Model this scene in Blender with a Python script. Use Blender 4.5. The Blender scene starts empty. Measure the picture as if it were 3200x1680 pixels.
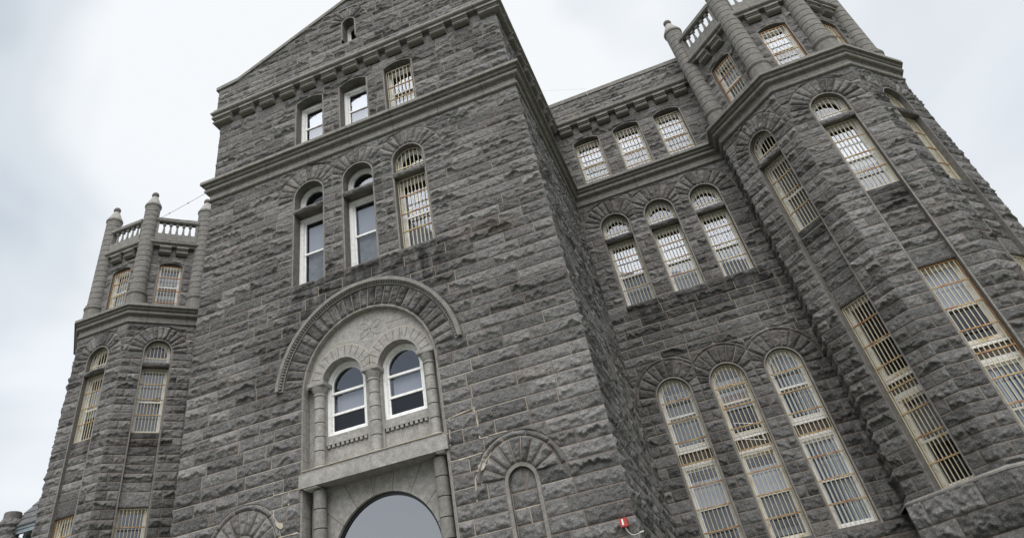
import bpy, math, random
import numpy as np
from mathutils import Vector, Matrix
R_ = math.radians
scn = bpy.context.scene
# ------------------------------------------------------------------ camera
CX, CY, CZ = 7.4526, -14.9671, 1.6
YAW, PITCH, ROLL = -0.2725, 0.7131, -0.1775
FPX, U0, V0 = 2149.78, 1421.59, 459.99            # calibrated for a 3200 x 1680 picture
def cam_axes():
    cy, sy, cp, sp, cr, sr = math.cos(YAW), math.sin(YAW), math.cos(PITCH), math.sin(PITCH), math.cos(ROLL), math.sin(ROLL)
    f = Vector((sy*cp, cy*cp, sp)); r0 = Vector((cy, -sy, 0)); u0 = r0.cross(f)
    return cr*r0+sr*u0, -sr*r0+cr*u0, f
cr_, cu_, cf_ = cam_axes()
cam = bpy.data.objects.new('camera', bpy.data.cameras.new('camera'))
scn.collection.objects.link(cam); scn.camera = cam
M = Matrix((cr_, cu_, -cf_)).transposed().to_4x4(); M.translation = Vector((CX, CY, CZ))
cam.matrix_world = M
cam.data.sensor_fit = 'HORIZONTAL'; cam.data.sensor_width = 36
cam.data.lens = FPX/3200*36
cam.data.shift_x = (1600-U0)/3200; cam.data.shift_y = (V0-840)/3200
cam.data.clip_start = .1; cam.data.clip_end = 3000
# ------------------------------------------------------------------ light
SUN_EL, SUN_AZ = 58, 166            # overcast: the cloud deck is brightest overhead, a little behind the camera
world = bpy.data.worlds.new('World'); scn.world = world; world.use_nodes = True
def build_world():
    nt = world.node_tree; nt.nodes.clear(); N = nt.nodes.new; L = nt.links.new
    out = N('ShaderNodeOutputWorld'); bg = N('ShaderNodeBackground'); L(bg.outputs[0], out.inputs[0])
    bg.inputs['Strength'].default_value = .05
    sky = N('ShaderNodeTexSky'); sky.sky_type = 'NISHITA'; sky.sun_disc = False
    sky.sun_elevation = R_(SUN_EL); sky.sun_rotation = R_(SUN_AZ); sky.dust_density = 4
    tc = N('ShaderNodeTexCoord')
    mp = N('ShaderNodeMapping'); mp.inputs['Scale'].default_value = (1, 1, 1.9); mp.inputs['Location'].default_value = (3.1, .7, .4)
    L(tc.outputs['Generated'], mp.inputs[0])
    def noise(scale, det, rough, dist, loc=None):
        n = N('ShaderNodeTexNoise'); n.inputs['Scale'].default_value = scale; n.inputs['Detail'].default_value = det
        n.inputs['Roughness'].default_value = rough; n.inputs['Distortion'].default_value = dist
        if loc:
            m2 = N('ShaderNodeMapping'); m2.inputs['Location'].default_value = loc; L(mp.outputs[0], m2.inputs[0]); L(m2.outputs[0], n.inputs[0])
        else: L(mp.outputs[0], n.inputs[0])
        return n.outputs[0]
    def ramp(src, stops):
        r = N('ShaderNodeValToRGB'); r.color_ramp.interpolation = 'EASE'
        while len(r.color_ramp.elements) > 1: r.color_ramp.elements.remove(r.color_ramp.elements[-1])
        for i, (p, c) in enumerate(stops):
            e = r.color_ramp.elements[0] if i == 0 else r.color_ramp.elements.new(p)
            e.position = p; e.color = (*c, 1)
        L(src, r.inputs[0]); return r.outputs[0]
    base = ramp(noise(1.9, 4, .45, .45), [(.33, (4.1, 4.65, 5.3)), (.46, (5.6, 6.05, 6.5)), (.58, (7.5, 7.7, 7.9))])
    patch = ramp(noise(1.1, 2, .4, .2, (7, 2, 5)), [(.44, (1, 1, 1)), (.66, (.88, .93, .98))])
    m = N('ShaderNodeMix'); m.data_type = 'RGBA'; m.blend_type = 'MULTIPLY'; m.inputs[0].default_value = 1
    L(base, m.inputs[6]); L(patch, m.inputs[7])
    # cloud deck is brighter towards +x (right) and low down, as cloud cover thins there
    sep = N('ShaderNodeSeparateXYZ'); L(tc.outputs['Generated'], sep.inputs[0])
    mr = N('ShaderNodeMapRange'); mr.inputs[1].default_value = -.85; mr.inputs[2].default_value = .35
    mr.inputs[3].default_value = 0; mr.inputs[4].default_value = 1; L(sep.outputs[0], mr.inputs[0])
    mz = N('ShaderNodeMapRange'); mz.inputs[1].default_value = .62; mz.inputs[2].default_value = .25
    mz.inputs[3].default_value = 0; mz.inputs[4].default_value = 1; L(sep.outputs[2], mz.inputs[0])
    mx = N('ShaderNodeMath'); mx.operation = 'MAXIMUM'; L(mr.outputs[0], mx.inputs[0]); L(mz.outputs[0], mx.inputs[1])
    ms = N('ShaderNodeMath'); ms.operation = 'MULTIPLY'; ms.inputs[1].default_value = .60; L(mx.outputs[0], ms.inputs[0])
    m2 = N('ShaderNodeMix'); m2.data_type = 'RGBA'; L(ms.outputs[0], m2.inputs[0]); L(m.outputs[2], m2.inputs[6])
    m2.inputs[7].default_value = (7.5, 7.65, 7.85, 1)
    m3 = N('ShaderNodeMix'); m3.data_type = 'RGBA'; m3.inputs[0].default_value = .96
    L(sky.outputs[0], m3.inputs[6]); L(m2.outputs[2], m3.inputs[7])
    L(m3.outputs[2], bg.inputs['Color'])
build_world()
sun = bpy.data.objects.new('sun', bpy.data.lights.new('sun', 'SUN')); scn.collection.objects.link(sun)
sun.data.energy = 1.5; sun.data.angle = R_(65); sun.data.color = (1, .975, .94)
a = R_(SUN_AZ); sd = Vector((math.sin(a)*math.cos(R_(SUN_EL)), math.cos(a)*math.cos(R_(SUN_EL)), math.sin(R_(SUN_EL))))
sun.rotation_euler = sd.to_track_quat('Z', 'Y').to_euler(); sun.location = (0, -30, 40)
scn.view_settings.view_transform = 'Standard'; scn.view_settings.look = 'None'
scn.view_settings.exposure = 1.35; scn.view_settings.gamma = 1

# ------------------------------------------------------------------ materials
MAT = {}
def mat_new(name):
    m = bpy.data.materials.new(name); m.use_nodes = True; nt = m.node_tree; nt.nodes.clear()
    o = nt.nodes.new('ShaderNodeOutputMaterial'); b = nt.nodes.new('ShaderNodeBsdfPrincipled')
    nt.links.new(b.outputs[0], o.inputs[0]); MAT[name] = m
    return m, nt, b
def nmix(nt, fac, a, b, mode='MIX'):
    m = nt.nodes.new('ShaderNodeMix'); m.data_type = 'RGBA'; m.blend_type = mode
    for s, v in ((0, fac), (6, a), (7, b)):
        if isinstance(v, (int, float)): m.inputs[s].default_value = v
        elif isinstance(v, tuple): m.inputs[s].default_value = (*v, 1)
        else: nt.links.new(v, m.inputs[s])
    return m.outputs[2]
def nnoise(nt, scale, det=4, rough=.55, dist=0, vec=None, stretch=None):
    n = nt.nodes.new('ShaderNodeTexNoise'); n.inputs['Scale'].default_value = scale; n.inputs['Detail'].default_value = det
    n.inputs['Roughness'].default_value = rough; n.inputs['Distortion'].default_value = dist
    tc = nt.nodes.new('ShaderNodeTexCoord')
    if stretch:
        mp = nt.nodes.new('ShaderNodeMapping'); mp.inputs['Scale'].default_value = stretch
        nt.links.new(tc.outputs['Object'], mp.inputs[0]); nt.links.new(mp.outputs[0], n.inputs[0])
    else: nt.links.new(tc.outputs['Object'], n.inputs[0])
    return n.outputs[0]
def nrange(nt, src, a, b, c=0., d=1.):
    m = nt.nodes.new('ShaderNodeMapRange'); m.inputs[1].default_value = a; m.inputs[2].default_value = b
    m.inputs[3].default_value = c; m.inputs[4].default_value = d; nt.links.new(src, m.inputs[0]); return m.outputs[0]
def nattr(nt, name):
    a = nt.nodes.new('ShaderNodeAttribute'); a.attribute_name = name; return a.outputs['Fac']
def nbump(nt, src, strength, dist, prev=None):
    b = nt.nodes.new('ShaderNodeBump'); b.inputs['Strength'].default_value = strength; b.inputs['Distance'].default_value = dist
    nt.links.new(src, b.inputs['Height'])
    if prev: nt.links.new(prev, b.inputs['Normal'])
    return b.outputs[0]
def mul(nt, a, b):
    m = nt.nodes.new('ShaderNodeMath'); m.operation = 'MULTIPLY'; nt.links.new(a, m.inputs[0])
    if isinstance(b, (int, float)): m.inputs[1].default_value = b
    else: nt.links.new(b, m.inputs[1])
    return m.outputs[0]
def granite(name, lo, hi, warm, bump=.5, stain=True, speck=.35, rough=.88):
    m, nt, b = mat_new(name); L = nt.links.new
    tone = nattr(nt, 'tone')
    c = nmix(nt, tone, lo, hi)
    big = nnoise(nt, .9, 4, .6); c = nmix(nt, nrange(nt, big, .45, .7, 0, .45), c, warm)
    sp = nnoise(nt, 55, 3, .7); c = nmix(nt, mul(nt, nrange(nt, sp, .5, .72), speck), c, tuple(min(1, x*2.3) for x in hi))
    sp2 = nnoise(nt, 34, 3, .7, 0); c = nmix(nt, mul(nt, nrange(nt, sp2, .52, .7), speck*1.3), c, tuple(x*.28 for x in lo))
    c = nmix(nt, 1., c, nmix(nt, nrange(nt, nnoise(nt, 7, 4, .65), .3, .7), (.72, .72, .72), (1.2, 1.2, 1.2)), 'MULTIPLY')
    if stain:
        st = nattr(nt, 'stain'); streak = nnoise(nt, 3, 4, .6, .3, None, (1.5, 1.5, .35))
        c = nmix(nt, mul(nt, st, nrange(nt, streak, .28, .60)), c, (.024, .024, .025))
        pt = nattr(nt, 'pat'); c = nmix(nt, pt, c, (.17, .115, .085))
    L(c, b.inputs['Base Color']); b.inputs['Roughness'].default_value = rough
    b.inputs['Specular IOR Level'].default_value = .3
    if bump:
        n1 = nbump(nt, nnoise(nt, 9, 6, .68, .3), bump, .06)
        n2 = nbump(nt, nnoise(nt, 42, 4, .7), bump*.8, .012, n1); L(n2, b.inputs['Normal'])
    return m
granite('rock', (.070, .069, .0685), (.225, .222, .220), (.160, .148, .139), 1.0, speck=.5)
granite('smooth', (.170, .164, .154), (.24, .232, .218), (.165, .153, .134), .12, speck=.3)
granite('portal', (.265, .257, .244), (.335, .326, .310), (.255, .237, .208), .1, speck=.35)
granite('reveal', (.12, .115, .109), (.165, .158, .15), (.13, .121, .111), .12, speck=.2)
def plain(name, col, rough=.6, noise=None, metallic=0, bump=0):
    m, nt, b = mat_new(name)
    if noise:
        sc, c2, lo, hi = noise
        c = nmix(nt, nrange(nt, nnoise(nt, sc, 5, .65), lo, hi), col, c2); nt.links.new(c, b.inputs['Base Color'])
    else: b.inputs['Base Color'].default_value = (*col, 1)
    b.inputs['Roughness'].default_value = rough; b.inputs['Metallic'].default_value = metallic
    if bump: nt.links.new(nbump(nt, nnoise(nt, 60, 3), bump, .01), b.inputs['Normal'])
    return m
plain('mortar', (.215, .165, .128), .95, (6, (.15, .122, .104), .35, .7))
plain('mortar_pale', (.44, .405, .34), .95, (7, (.33, .28, .215), .4, .7))
plain('white_paint', (.88, .88, .87), .4, (9, (.62, .61, .58), .5, .75))
plain('white_paint_rusty', (.74, .72, .66), .5, (2.6, (.46, .35, .17), .52, .66))
plain('sash_white', (.70, .70, .70), .45, (9, (.48, .48, .47), .5, .75))
plain('cream_bar', (.50, .45, .33), .55, (7, (.34, .18, .07), .58, .72))
plain('cross_bar', (.40, .30, .15), .6, (3.3, (.26, .10, .035), .45, .62))
plain('rust_bar', (.34, .18, .07), .7, (5, (.27, .10, .035), .45, .68))
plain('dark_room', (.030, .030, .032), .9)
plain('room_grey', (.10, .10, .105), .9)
plain('blind_white', (.56, .57, .60), .8)
plain('shade', (.36, .37, .40), .8)  # grey of roller shades, and of sky reflections painted behind panes
plain('screen_mesh', (.17, .17, .18), .8, (3, (.26, .26, .27), .4, .6))
plain('blind_grey', (.19, .20, .215), .8)
plain('blind_slat', (.50, .55, .58), .6)
plain('dark_panel', (.070, .064, .060), .8, (4, (.11, .095, .08), .4, .65))
plain('brown_wood', (.12, .05, .025), .7, (8, (.25, .12, .06), .45, .6))
plain('yellow', (.62, .42, .10), .5)
plain('red', (.42, .035, .025), .5, (9, (.34, .04, .03), .4, .6))
plain('label_white', (.78, .78, .74), .5)
plain('galv', (.34, .34, .33), .45, None, .5)
plain('slate', (.085, .088, .092), .75, (5, (.13, .13, .135), .4, .65))
plain('gutter_metal', (.27, .32, .36), .4, (4, (.2, .24, .27), .4, .6), .3)
plain('joint_dark', (.05, .045, .04), .95)
plain('wire_black', (.08, .08, .08), .6)
plain('grass', (.075, .078, .05), .95, (.8, (.09, .095, .05), .4, .6))
plain('asphalt', (.10, .10, .10), .9, (3, (.13, .13, .125), .4, .6))
plain('door_rim', (.018, .018, .02), .35)
def glass(name, refl, dark, rough=.02, tint=(.8, .85, .95)):
    m = bpy.data.materials.new(name); m.use_nodes = True; nt = m.node_tree; nt.nodes.clear(); MAT[name] = m
    N = nt.nodes.new; L = nt.links.new
    o = N('ShaderNodeOutputMaterial'); mx = N('ShaderNodeMixShader'); L(mx.outputs[0], o.inputs[0])
    tr = N('ShaderNodeBsdfTransparent'); tr.inputs[0].default_value = (*dark, 1)
    gl = N('ShaderNodeBsdfGlossy'); gl.inputs['Roughness'].default_value = rough; gl.inputs['Color'].default_value = (*tint, 1)
    bp_ = N('ShaderNodeBump'); bp_.inputs['Strength'].default_value = .04; bp_.inputs['Distance'].default_value = .05
    n = nnoise(nt, 1.6, 1, .4); L(n, bp_.inputs['Height']); L(bp_.outputs[0], gl.inputs['Normal'])
    lw = N('ShaderNodeLayerWeight'); lw.inputs[0].default_value = .5
    pw = N('ShaderNodeMath'); pw.operation = 'POWER'; pw.inputs[1].default_value = 4; L(lw.outputs['Facing'], pw.inputs[0])
    f = nrange(nt, pw.outputs[0], 0, 1, refl, 1.); L(f, mx.inputs[0])
    L(tr.outputs[0], mx.inputs[1]); L(gl.outputs[0], mx.inputs[2])
glass('glass', .10, (.75, .78, .8))
glass('glass_bright', .16, (.8, .82, .85))
glass('screen_glass', .05, (.22, .23, .24), .25)
glass('door_glass', .40, (.03, .03, .035), .01, (.84, .86, .9))

# ------------------------------------------------------------------ object helpers
COL = scn.collection
def tag(o, label=None, cat=None, group=None, kind=None):
    if label: o['label'] = label
    if cat: o['category'] = cat
    if group: o['group'] = group
    if kind: o['kind'] = kind
    return o
root = bpy.data.objects.new('granite_building', None); COL.objects.link(root)
tag(root, 'dark grey rock-faced granite building with gabled central block, barred windows and balustraded corner towers', 'building')

class Frame:
    """wall plane: origin O, U along the wall (left to right seen from outside), outward normal N = U x Z"""
    def __init__(s, P, Q=None, U=None):
        s.O = np.array([P[0], P[1], 0.])
        if Q is not None: d = np.array([Q[0]-P[0], Q[1]-P[1], 0.]); s.W = float(np.linalg.norm(d)); s.U = d/s.W
        else: s.U = np.array([U[0], U[1], 0.]); s.W = 0
        s.N = np.array([s.U[1], -s.U[0], 0.])
    def __call__(s, u, z, h=0.):
        p = s.O+s.U*u+s.N*h; return (p[0], p[1], z)
    def arr(s, u, z, h):
        p = s.O[None]+u[:, None]*s.U[None]+h[:, None]*s.N[None]; p[:, 2] = z; return p
    def off(s, d):
        f = Frame(s.O, U=s.U); f.O = s.O+s.N*d; f.W = s.W; return f
    def ang(s): return math.atan2(s.U[1], s.U[0])

class MB:
    def __init__(s): s.v = []; s.f = []; s.m = []; s.slots = []
    def slot(s, n):
        if n not in s.slots: s.slots.append(n)
        return s.slots.index(n)
    def poly(s, pts, m):
        b = len(s.v); s.v += [tuple(p) for p in pts]; s.f.append(tuple(range(b, b+len(pts)))); s.m.append(s.slot(m))
    def hexa(s, p, m):          # p: 8 points, 0-3 back loop, 4-7 front loop
        b = len(s.v); s.v += [tuple(q) for q in p]; k = s.slot(m)
        for f in ((3, 2, 1, 0), (4, 5, 6, 7), (0, 1, 5, 4), (1, 2, 6, 5), (2, 3, 7, 6), (3, 0, 4, 7)):
            s.f.append(tuple(b+i for i in f)); s.m.append(k)
    def box(s, F, u0, u1, z0, z1, h0, h1, m):
        s.hexa([F(u0, z0, h0), F(u1, z0, h0), F(u1, z1, h0), F(u0, z1, h0), F(u0, z0, h1), F(u1, z0, h1), F(u1, z1, h1), F(u0, z1, h1)], m)
    def ring(s, F, outer, inner, h0, h1, m, closed=True, sides=True):
        """outer/inner: equal lists of (u,z); slab between h0 (back) and h1 (front)"""
        n = len(outer); k = s.slot(m); b = len(s.v)
        for pts, h in ((outer, h1), (inner, h1), (outer, h0), (inner, h0)): s.v += [F(u, z, h) for u, z in pts]
        for i in range(n if closed else n-1):
            j = (i+1) % n
            qs = [(i, j, n+j, n+i)]
            if sides: qs += [(2*n+j, 2*n+i, 3*n+i, 3*n+j), (n+i, n+j, 3*n+j, 3*n+i), (j, i, 2*n+i, 2*n+j)]
            for q in qs: s.f.append(tuple(b+t for t in q)); s.m.append(k)
        if not closed and sides:
            for i in (0, n-1): s.f.append((b+i, b+n+i, b+3*n+i, b+2*n+i)); s.m.append(k)
    def tube(s, pts, r, m, seg=8, cap=True):
        k = s.slot(m); P = [Vector(p) for p in pts]; base = len(s.v); n = len(P)
        for i, p in enumerate(P):
            d = (P[min(i+1, n-1)]-P[max(i-1, 0)]).normalized()
            a = d.cross(Vector((0, 0, 1)));
            if a.length < .05: a = d.cross(Vector((1, 0, 0)))
            a.normalize(); c = a.cross(d)
            rr = r[i] if isinstance(r, (list, tuple)) else r
            for t in range(seg):
                an = 2*math.pi*t/seg; q = p+a*math.cos(an)*rr+c*math.sin(an)*rr; s.v.append(tuple(q))
        for i in range(n-1):
            for t in range(seg):
                u = (t+1) % seg
                s.f.append((base+i*seg+t, base+i*seg+u, base+(i+1)*seg+u, base+(i+1)*seg+t)); s.m.append(k)
        if cap:
            s.f.append(tuple(base+t for t in range(seg))[::-1]); s.m.append(k)
            s.f.append(tuple(base+(n-1)*seg+t for t in range(seg))); s.m.append(k)
    def lathe(s, prof, m, seg=24, c=(0, 0), mats=None):
        base = len(s.v)
        for r, z in prof:
            for t in range(seg):
                an = 2*math.pi*t/seg; s.v.append((c[0]+r*math.cos(an), c[1]+r*math.sin(an), z))
        for i in range(len(prof)-1):
            k = s.slot(mats[i] if mats else m)
            for t in range(seg):
                u = (t+1) % seg; s.f.append((base+i*seg+t, base+i*seg+u, base+(i+1)*seg+u, base+(i+1)*seg+t)); s.m.append(k)
    def mould(s, path, prof, m, closed=False):
        """path [(x,y)], profile [(p,z)] pushed outward (N = dir x Z) with mitred corners"""
        n = len(path); k = s.slot(m); base = len(s.v); nn = []
        for i in range(n-1):
            dx, dy = path[i+1][0]-path[i][0], path[i+1][1]-path[i][1]; l = math.hypot(dx, dy); nn.append((dy/l, -dx/l))
        for i in range(n):
            if i == 0: o = nn[0]
            elif i == n-1: o = nn[-1]
            else:
                a, b = nn[i-1], nn[i]; q = 1+a[0]*b[0]+a[1]*b[1]; o = ((a[0]+b[0])/q, (a[1]+b[1])/q)
            for p, z in prof: s.v.append((path[i][0]+o[0]*p, path[i][1]+o[1]*p, z))
        q = len(prof)
        for i in range(n-1):
            for j in range(q-1):
                s.f.append((base+i*q+j, base+(i+1)*q+j, base+(i+1)*q+j+1, base+i*q+j+1)); s.m.append(k)
        for i in (0, n-1): s.f.append(tuple(base+i*q+j for j in range(q))); s.m.append(k)
    def mesh(s, name, smooth=False, angle=35):
        me = bpy.data.meshes.new(name); me.from_pydata(s.v, [], s.f); me.update()
        for n in s.slots: me.materials.append(MAT[n])
        me.polygons.foreach_set('material_index', s.m)
        at = me.attributes.new('tone', 'FLOAT', 'POINT'); at.data.foreach_set('value', [.5]*len(s.v))
        import bmesh
        bm = bmesh.new(); bm.from_mesh(me); bmesh.ops.recalc_face_normals(bm, faces=bm.faces); bm.to_mesh(me); bm.free()
        if smooth:
            me.polygons.foreach_set('use_smooth', [True]*len(me.polygons))
            try: me.set_sharp_from_angle(angle=R_(angle))
            except Exception: pass
        return me
    def build(s, name, parent=root, smooth=False, label=None, loc=None, rz=0, angle=35):
        o = bpy.data.objects.new(name, s.mesh(name, smooth, angle)); COL.objects.link(o); o.parent = parent
        if loc is not None: o.location = loc; o.rotation_euler = (0, 0, rz)
        if label: o['label'] = label
        return o

# ------------------------------------------------------------------ rock-faced masonry
def hsh(*a):
    h = np.zeros_like(np.asarray(a[0]), dtype=np.uint32)
    for i, x in enumerate(a):
        x = np.asarray(x).astype(np.int64).astype(np.uint32)
        h = (h ^ (x*np.uint32(0x9E3779B1+i*0x85EB)))*np.uint32(0x85EBCA6B); h ^= h >> np.uint32(13)
        h = h*np.uint32(0xC2B2AE35); h ^= h >> np.uint32(16)
    return h.astype(np.float64)/4294967296.
def vnoise(u, z, seed):
    i, j = np.floor(u), np.floor(z); a, b = u-i, z-j; a = a*a*(3-2*a); b = b*b*(3-2*b)
    return (hsh(i, j, seed)*(1-a)*(1-b)+hsh(i+1, j, seed)*a*(1-b)+hsh(i, j+1, seed)*(1-a)*b+hsh(i+1, j+1, seed)*a*b)*2-1
def facets(u, z, seed, sx, sz):
    U, Z = u/sx, z/sz; I, J = np.floor(U), np.floor(Z)
    best = np.full(u.shape, 9.); val = np.zeros(u.shape)
    for di in (-1, 0, 1):
        for dj in (-1, 0, 1):
            a, b = I+di, J+dj
            dx = U-(a+hsh(a, b, seed)); dz = Z-(b+hsh(a, b, seed+7))
            d = dx*dx+dz*dz; k = d < best
            h = (hsh(a, b, seed+13)-.5)*1.1+(hsh(a, b, seed+17)-.5)*1.7*dx+(hsh(a, b, seed+23)-.62)*2.2*dz
            best = np.where(k, d, best); val = np.where(k, h, val)
    return val
class Masonry:
    def __init__(s, F, seed, res=.033, amp=1., stain=None, pale=None, g=.0085):
        s.F = F; s.rng = random.Random(seed); s.seed = seed; s.res = res; s.amp = amp; s.g = s.g0 = g
        s.c = {k: [] for k in ('u', 'z', 'de', 'x', 'fix', 'r1', 'r2', 'r3', 'mode', 'h0', 'sid')}
        s.faces = []; s.mi = []; s.nv = 0; s.n = 0; s.stain = stain; s.pale = pale; s.extra = MB()
    def steps(s, L):
        g = s.g; n = max(2, int(round((L-2*g-.006)/s.res)))
        q = np.linspace(g+.003, L-g-.003, n+1)
        return np.concatenate([[0, g], q, [L-g, L]])
    def patch(s, u, z, de, x, fix, mode, h0, palef=None, flat=None, rowm=None):
        """u,z,de,x,fix arrays (nr,nc)"""
        nr, nc = u.shape; rg = s.rng; n = nr*nc
        r1, r2, r3 = rg.random(), rg.random(), rg.random()
        if flat is not None: r3 = flat
        for k, v in (('u', u), ('z', z), ('de', de), ('x', x), ('fix', fix)): s.c[k].append(v.ravel())
        for k, v in (('r1', r1), ('r2', r2), ('r3', r3), ('mode', mode), ('h0', h0), ('sid', s.n)): s.c[k].append(np.full(n, float(v)))
        s.n += 1
        idx = np.arange(n).reshape(nr, nc)+s.nv; s.nv += n
        f = np.stack([idx[:-1, :-1], idx[:-1, 1:], idx[1:, 1:], idx[1:, :-1]], -1)
        m = np.zeros((nr-1, nc-1), int)
        um, zm = float(u.mean()), float(z.mean())
        pp = s.pale(um, zm) if s.pale else .06
        ph = 2 if rg.random() < pp*.55 else 1; pv = 2 if rg.random() < min(1, pp*1.3+.05) else 1
        mort = (fix[:-1, :-1] > 0) & (fix[1:, 1:] > 0) & (fix[:-1, 1:] > 0) & (fix[1:, :-1] > 0)
        m[mort] = 1; m[0, :][mort[0, :]] = 1; m[-1, :][mort[-1, :]] = ph; m[:, 0][mort[:, 0]] = pv
        s.faces.append(f.reshape(-1, 4)); s.mi.append(m.ravel())
    def stone(s, zr, A, B, z0, z1, jl=True, jr=True, h0=0., flat=None):
        """zr rows of z; A,B arrays left/right u bounds for each row"""
        w = B-A; W = float(w.max())
        if W < .03: return
        if s.pale: s.g = s.g0*(1+.55*s.pale(float(A.mean()), z0)*(s.rng.random() < .7)) if len(zr) else s.g0
        base = s.steps(W)
        if not jl: base = base[1:].copy(); base[0] = 0
        if not jr: base = base[:-1].copy(); base[-1] = W
        g = s.g+.003
        # scale interior to each row's own width keeping the joint widths
        t = base/W
        u = A[:, None]+t[None]*w[:, None]
        u = np.where(base[None] <= g, A[:, None]+np.minimum(base[None], w[:, None]/2), u)
        u = np.where(base[None] >= W-g, B[:, None]-np.minimum(W-base[None], w[:, None]/2), u)
        z = np.repeat(zr[:, None], len(t), 1)
        dl = u-A[:, None]; dr = B[:, None]-u; db = z-z0; dt = z1-z
        sl = dl-s.g if jl else dl+.004; sr = dr-s.g if jr else dr+.004
        de = np.minimum(np.minimum(sl, sr), np.minimum(db, dt)-s.g)
        fix = np.zeros_like(u)
        fix[:2] = 1; fix[-2:] = 1
        if jl: fix[:, :2] = 1
        if jr: fix[:, -2:] = 1
        fix = np.where(w[:, None] < 2*g, 1, fix)
        if not jl: fix[:, 0] = 2
        if not jr: fix[:, -1] = 2
        s.patch(u, z, de, (z-z0)/(z1-z0), fix, 1., h0, flat=flat)
    def rows(s, z0, z1): return z0+s.steps(z1-z0)
    def courses(s, zl, Lw, Rw, ops=(), cl=False, cr=False, wmin=.5, wmax=1.25, h0=0.):
        """zl course lines; Lw,Rw numbers or functions of z; ops: functions-based openings; cl/cr: arris (no joint) at the ends"""
        fn = lambda q: q if callable(q) else (lambda z: np.full(np.shape(z), float(q)))
        Lf, Rf = fn(Lw), fn(Rw)
        for k in range(len(zl)-1):
            z0, z1 = zl[k], zl[k+1]; zr = s.rows(z0, z1); zm = (z0+z1)/2
            act = sorted([o for o in ops if o.zb < z1-.02 and o.ztop > z0+.02], key=lambda o: o.c)
            edges = [(Lf(zr), True)]
            for o in act: w = o.wall_half(zr, zm); edges += [(o.c-w, False), (o.c+w, False)]
            edges.append((Rf(zr), True))
            for i in range(0, len(edges), 2):
                L, R = np.asarray(edges[i][0]), np.asarray(edges[i+1][0])
                L, R = np.minimum(L, Rf(zr)), np.maximum(R, Lf(zr))
                mid = (L+R)/2; bad = R < L; L = np.where(bad, mid, L); R = np.where(bad, mid, R)
                a0, b0 = float(L.min()), float(R.max()); W = float((R-L).max())
                if W < .05: continue
                a, b = a0, b0; W = b-a
                nar = float((R-L).mean())
                if W < .55: cuts = []
                elif W < 1.0: cuts = [a+W*s.rng.uniform(.4, .6)] if k % 2 else []
                else:
                    cuts = []; x = a+s.rng.uniform(.35, .8) if k % 2 else a+s.rng.uniform(.7, 1.15)
                    while x < b-.38: cuts.append(x); x += s.rng.uniform(wmin, wmax)
                js = [a]+cuts+[b]
                for q in range(len(js)-1):
                    A = np.clip(js[q], L, R) if q else L; B = np.clip(js[q+1], L, R) if q < len(js)-2 else R
                    s.stone(zr, A, B, z0, z1, jl=not (cl and i == 0 and q == 0), jr=not (cr and i == len(edges)-2 and q == len(js)-2), h0=h0)
    def vouss(s, c, zc, r0, r1, t0, t1, n, cl=-1e9, cr=1e9, ztop=1e9, zbot=-1e9, mode=0., h0=0., flat=None):
        for k in range(n):
            a0, a1 = t0+(t1-t0)*k/n, t0+(t1-t0)*(k+1)/n; rm = (r0+r1)/2
            wd = (a1-a0)*rm; tt = s.steps(wd)/wd; rr = r0+s.steps(r1-r0)
            th = a0+tt[None]*(a1-a0); r = rr[:, None]+0*th
            u = c+r*np.cos(th); z = zc+r*np.sin(th)
            uc = np.clip(u, cl, cr); zz = np.clip(z, zbot, ztop)
            de = np.minimum(np.minimum(tt[None]*wd, (1-tt[None])*wd)-s.g, np.minimum(rr-r0, r1-rr)[:, None]-s.g)
            de = np.minimum(de, np.minimum(uc-cl, cr-uc)-.01)
            fix = np.zeros_like(u); fix[:2] = 1; fix[-2:] = 1; fix[:, :2] = 1; fix[:, -2:] = 1
            fix = np.where((u < cl) | (u > cr), 1, fix)
            u_, z_ = uc[:, ::-1], zz[:, ::-1]
            s.patch(u_, z_, de[:, ::-1], np.full(u.shape, .5), fix[:, ::-1], mode, h0, flat=flat)
    def build(s, name, parent=root, label=None):
        c = {k: np.concatenate(v) for k, v in s.c.items()} if s.n else None
        V = np.zeros((0, 3)); F = np.zeros((0, 4), int); mi = np.zeros(0, int); tone = np.zeros(0); stn = np.zeros(0); pat = np.zeros(0)
        if c:
            u, z, x, r1, r2, r3 = c['u'], c['z'], c['x'], c['r1'], c['r2'], c['r3']; sd = s.seed*31; sid = c['sid']
            n1 = .5+.62*vnoise(u*2.4+sid*7.7, sid, sd)+.22*vnoise(u*6.5+sid*3.3, sid, sd+3)+.35*(r2-.5)
            n1 = np.clip(n1, 0, 1.25)
            rho = .05+.50*n1+.14*vnoise(u*11+sid*2.1, sid, sd+5)+.08*vnoise(u*25, sid, sd+6); rho = np.clip(rho, .04, .85)
            A = .018+.060*n1*(.4+1.1*r1); A = np.where(r3 < .16, A*.4, A)
            up = A*(1-.88*np.clip((x-rho)/(1-rho), 0, 1)**.85); wd = .030+.050*hsh(sid, sid*0+sd+6, sid*0)
            bs = np.clip(.18+.35*vnoise(u*3.3+sid, sid, sd+41), .0, .6); lo = A*np.clip(1-(rho-x)*.31/wd, bs, 1)
            ridge = np.minimum(up, lo)
            bul = (.030+.035*r2)*(1+.5*vnoise(u*5+z*3, z*4+sid, sd+31))
            f1 = facets(u+z*.35, z-u*.12, sd+100, .17, .10); f2 = facets(u-z*.2, z, sd+200, .085, .055)
            k = np.where(r3 < .16, .5, 1.)
            h = c['mode']*ridge+(1-c['mode'])*bul+k*(.021*f1+.015*f2+.006*vnoise(u*13, z*18, sd+11))
            e = np.clip(c['de']/.055, 0, 1)**.8
            h = np.maximum(h, .004)*e*s.amp+.004
            h = np.where(c['fix'] > 1.5, 0., np.where(c['fix'] > 0, -.001, h))+c['h0']
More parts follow.
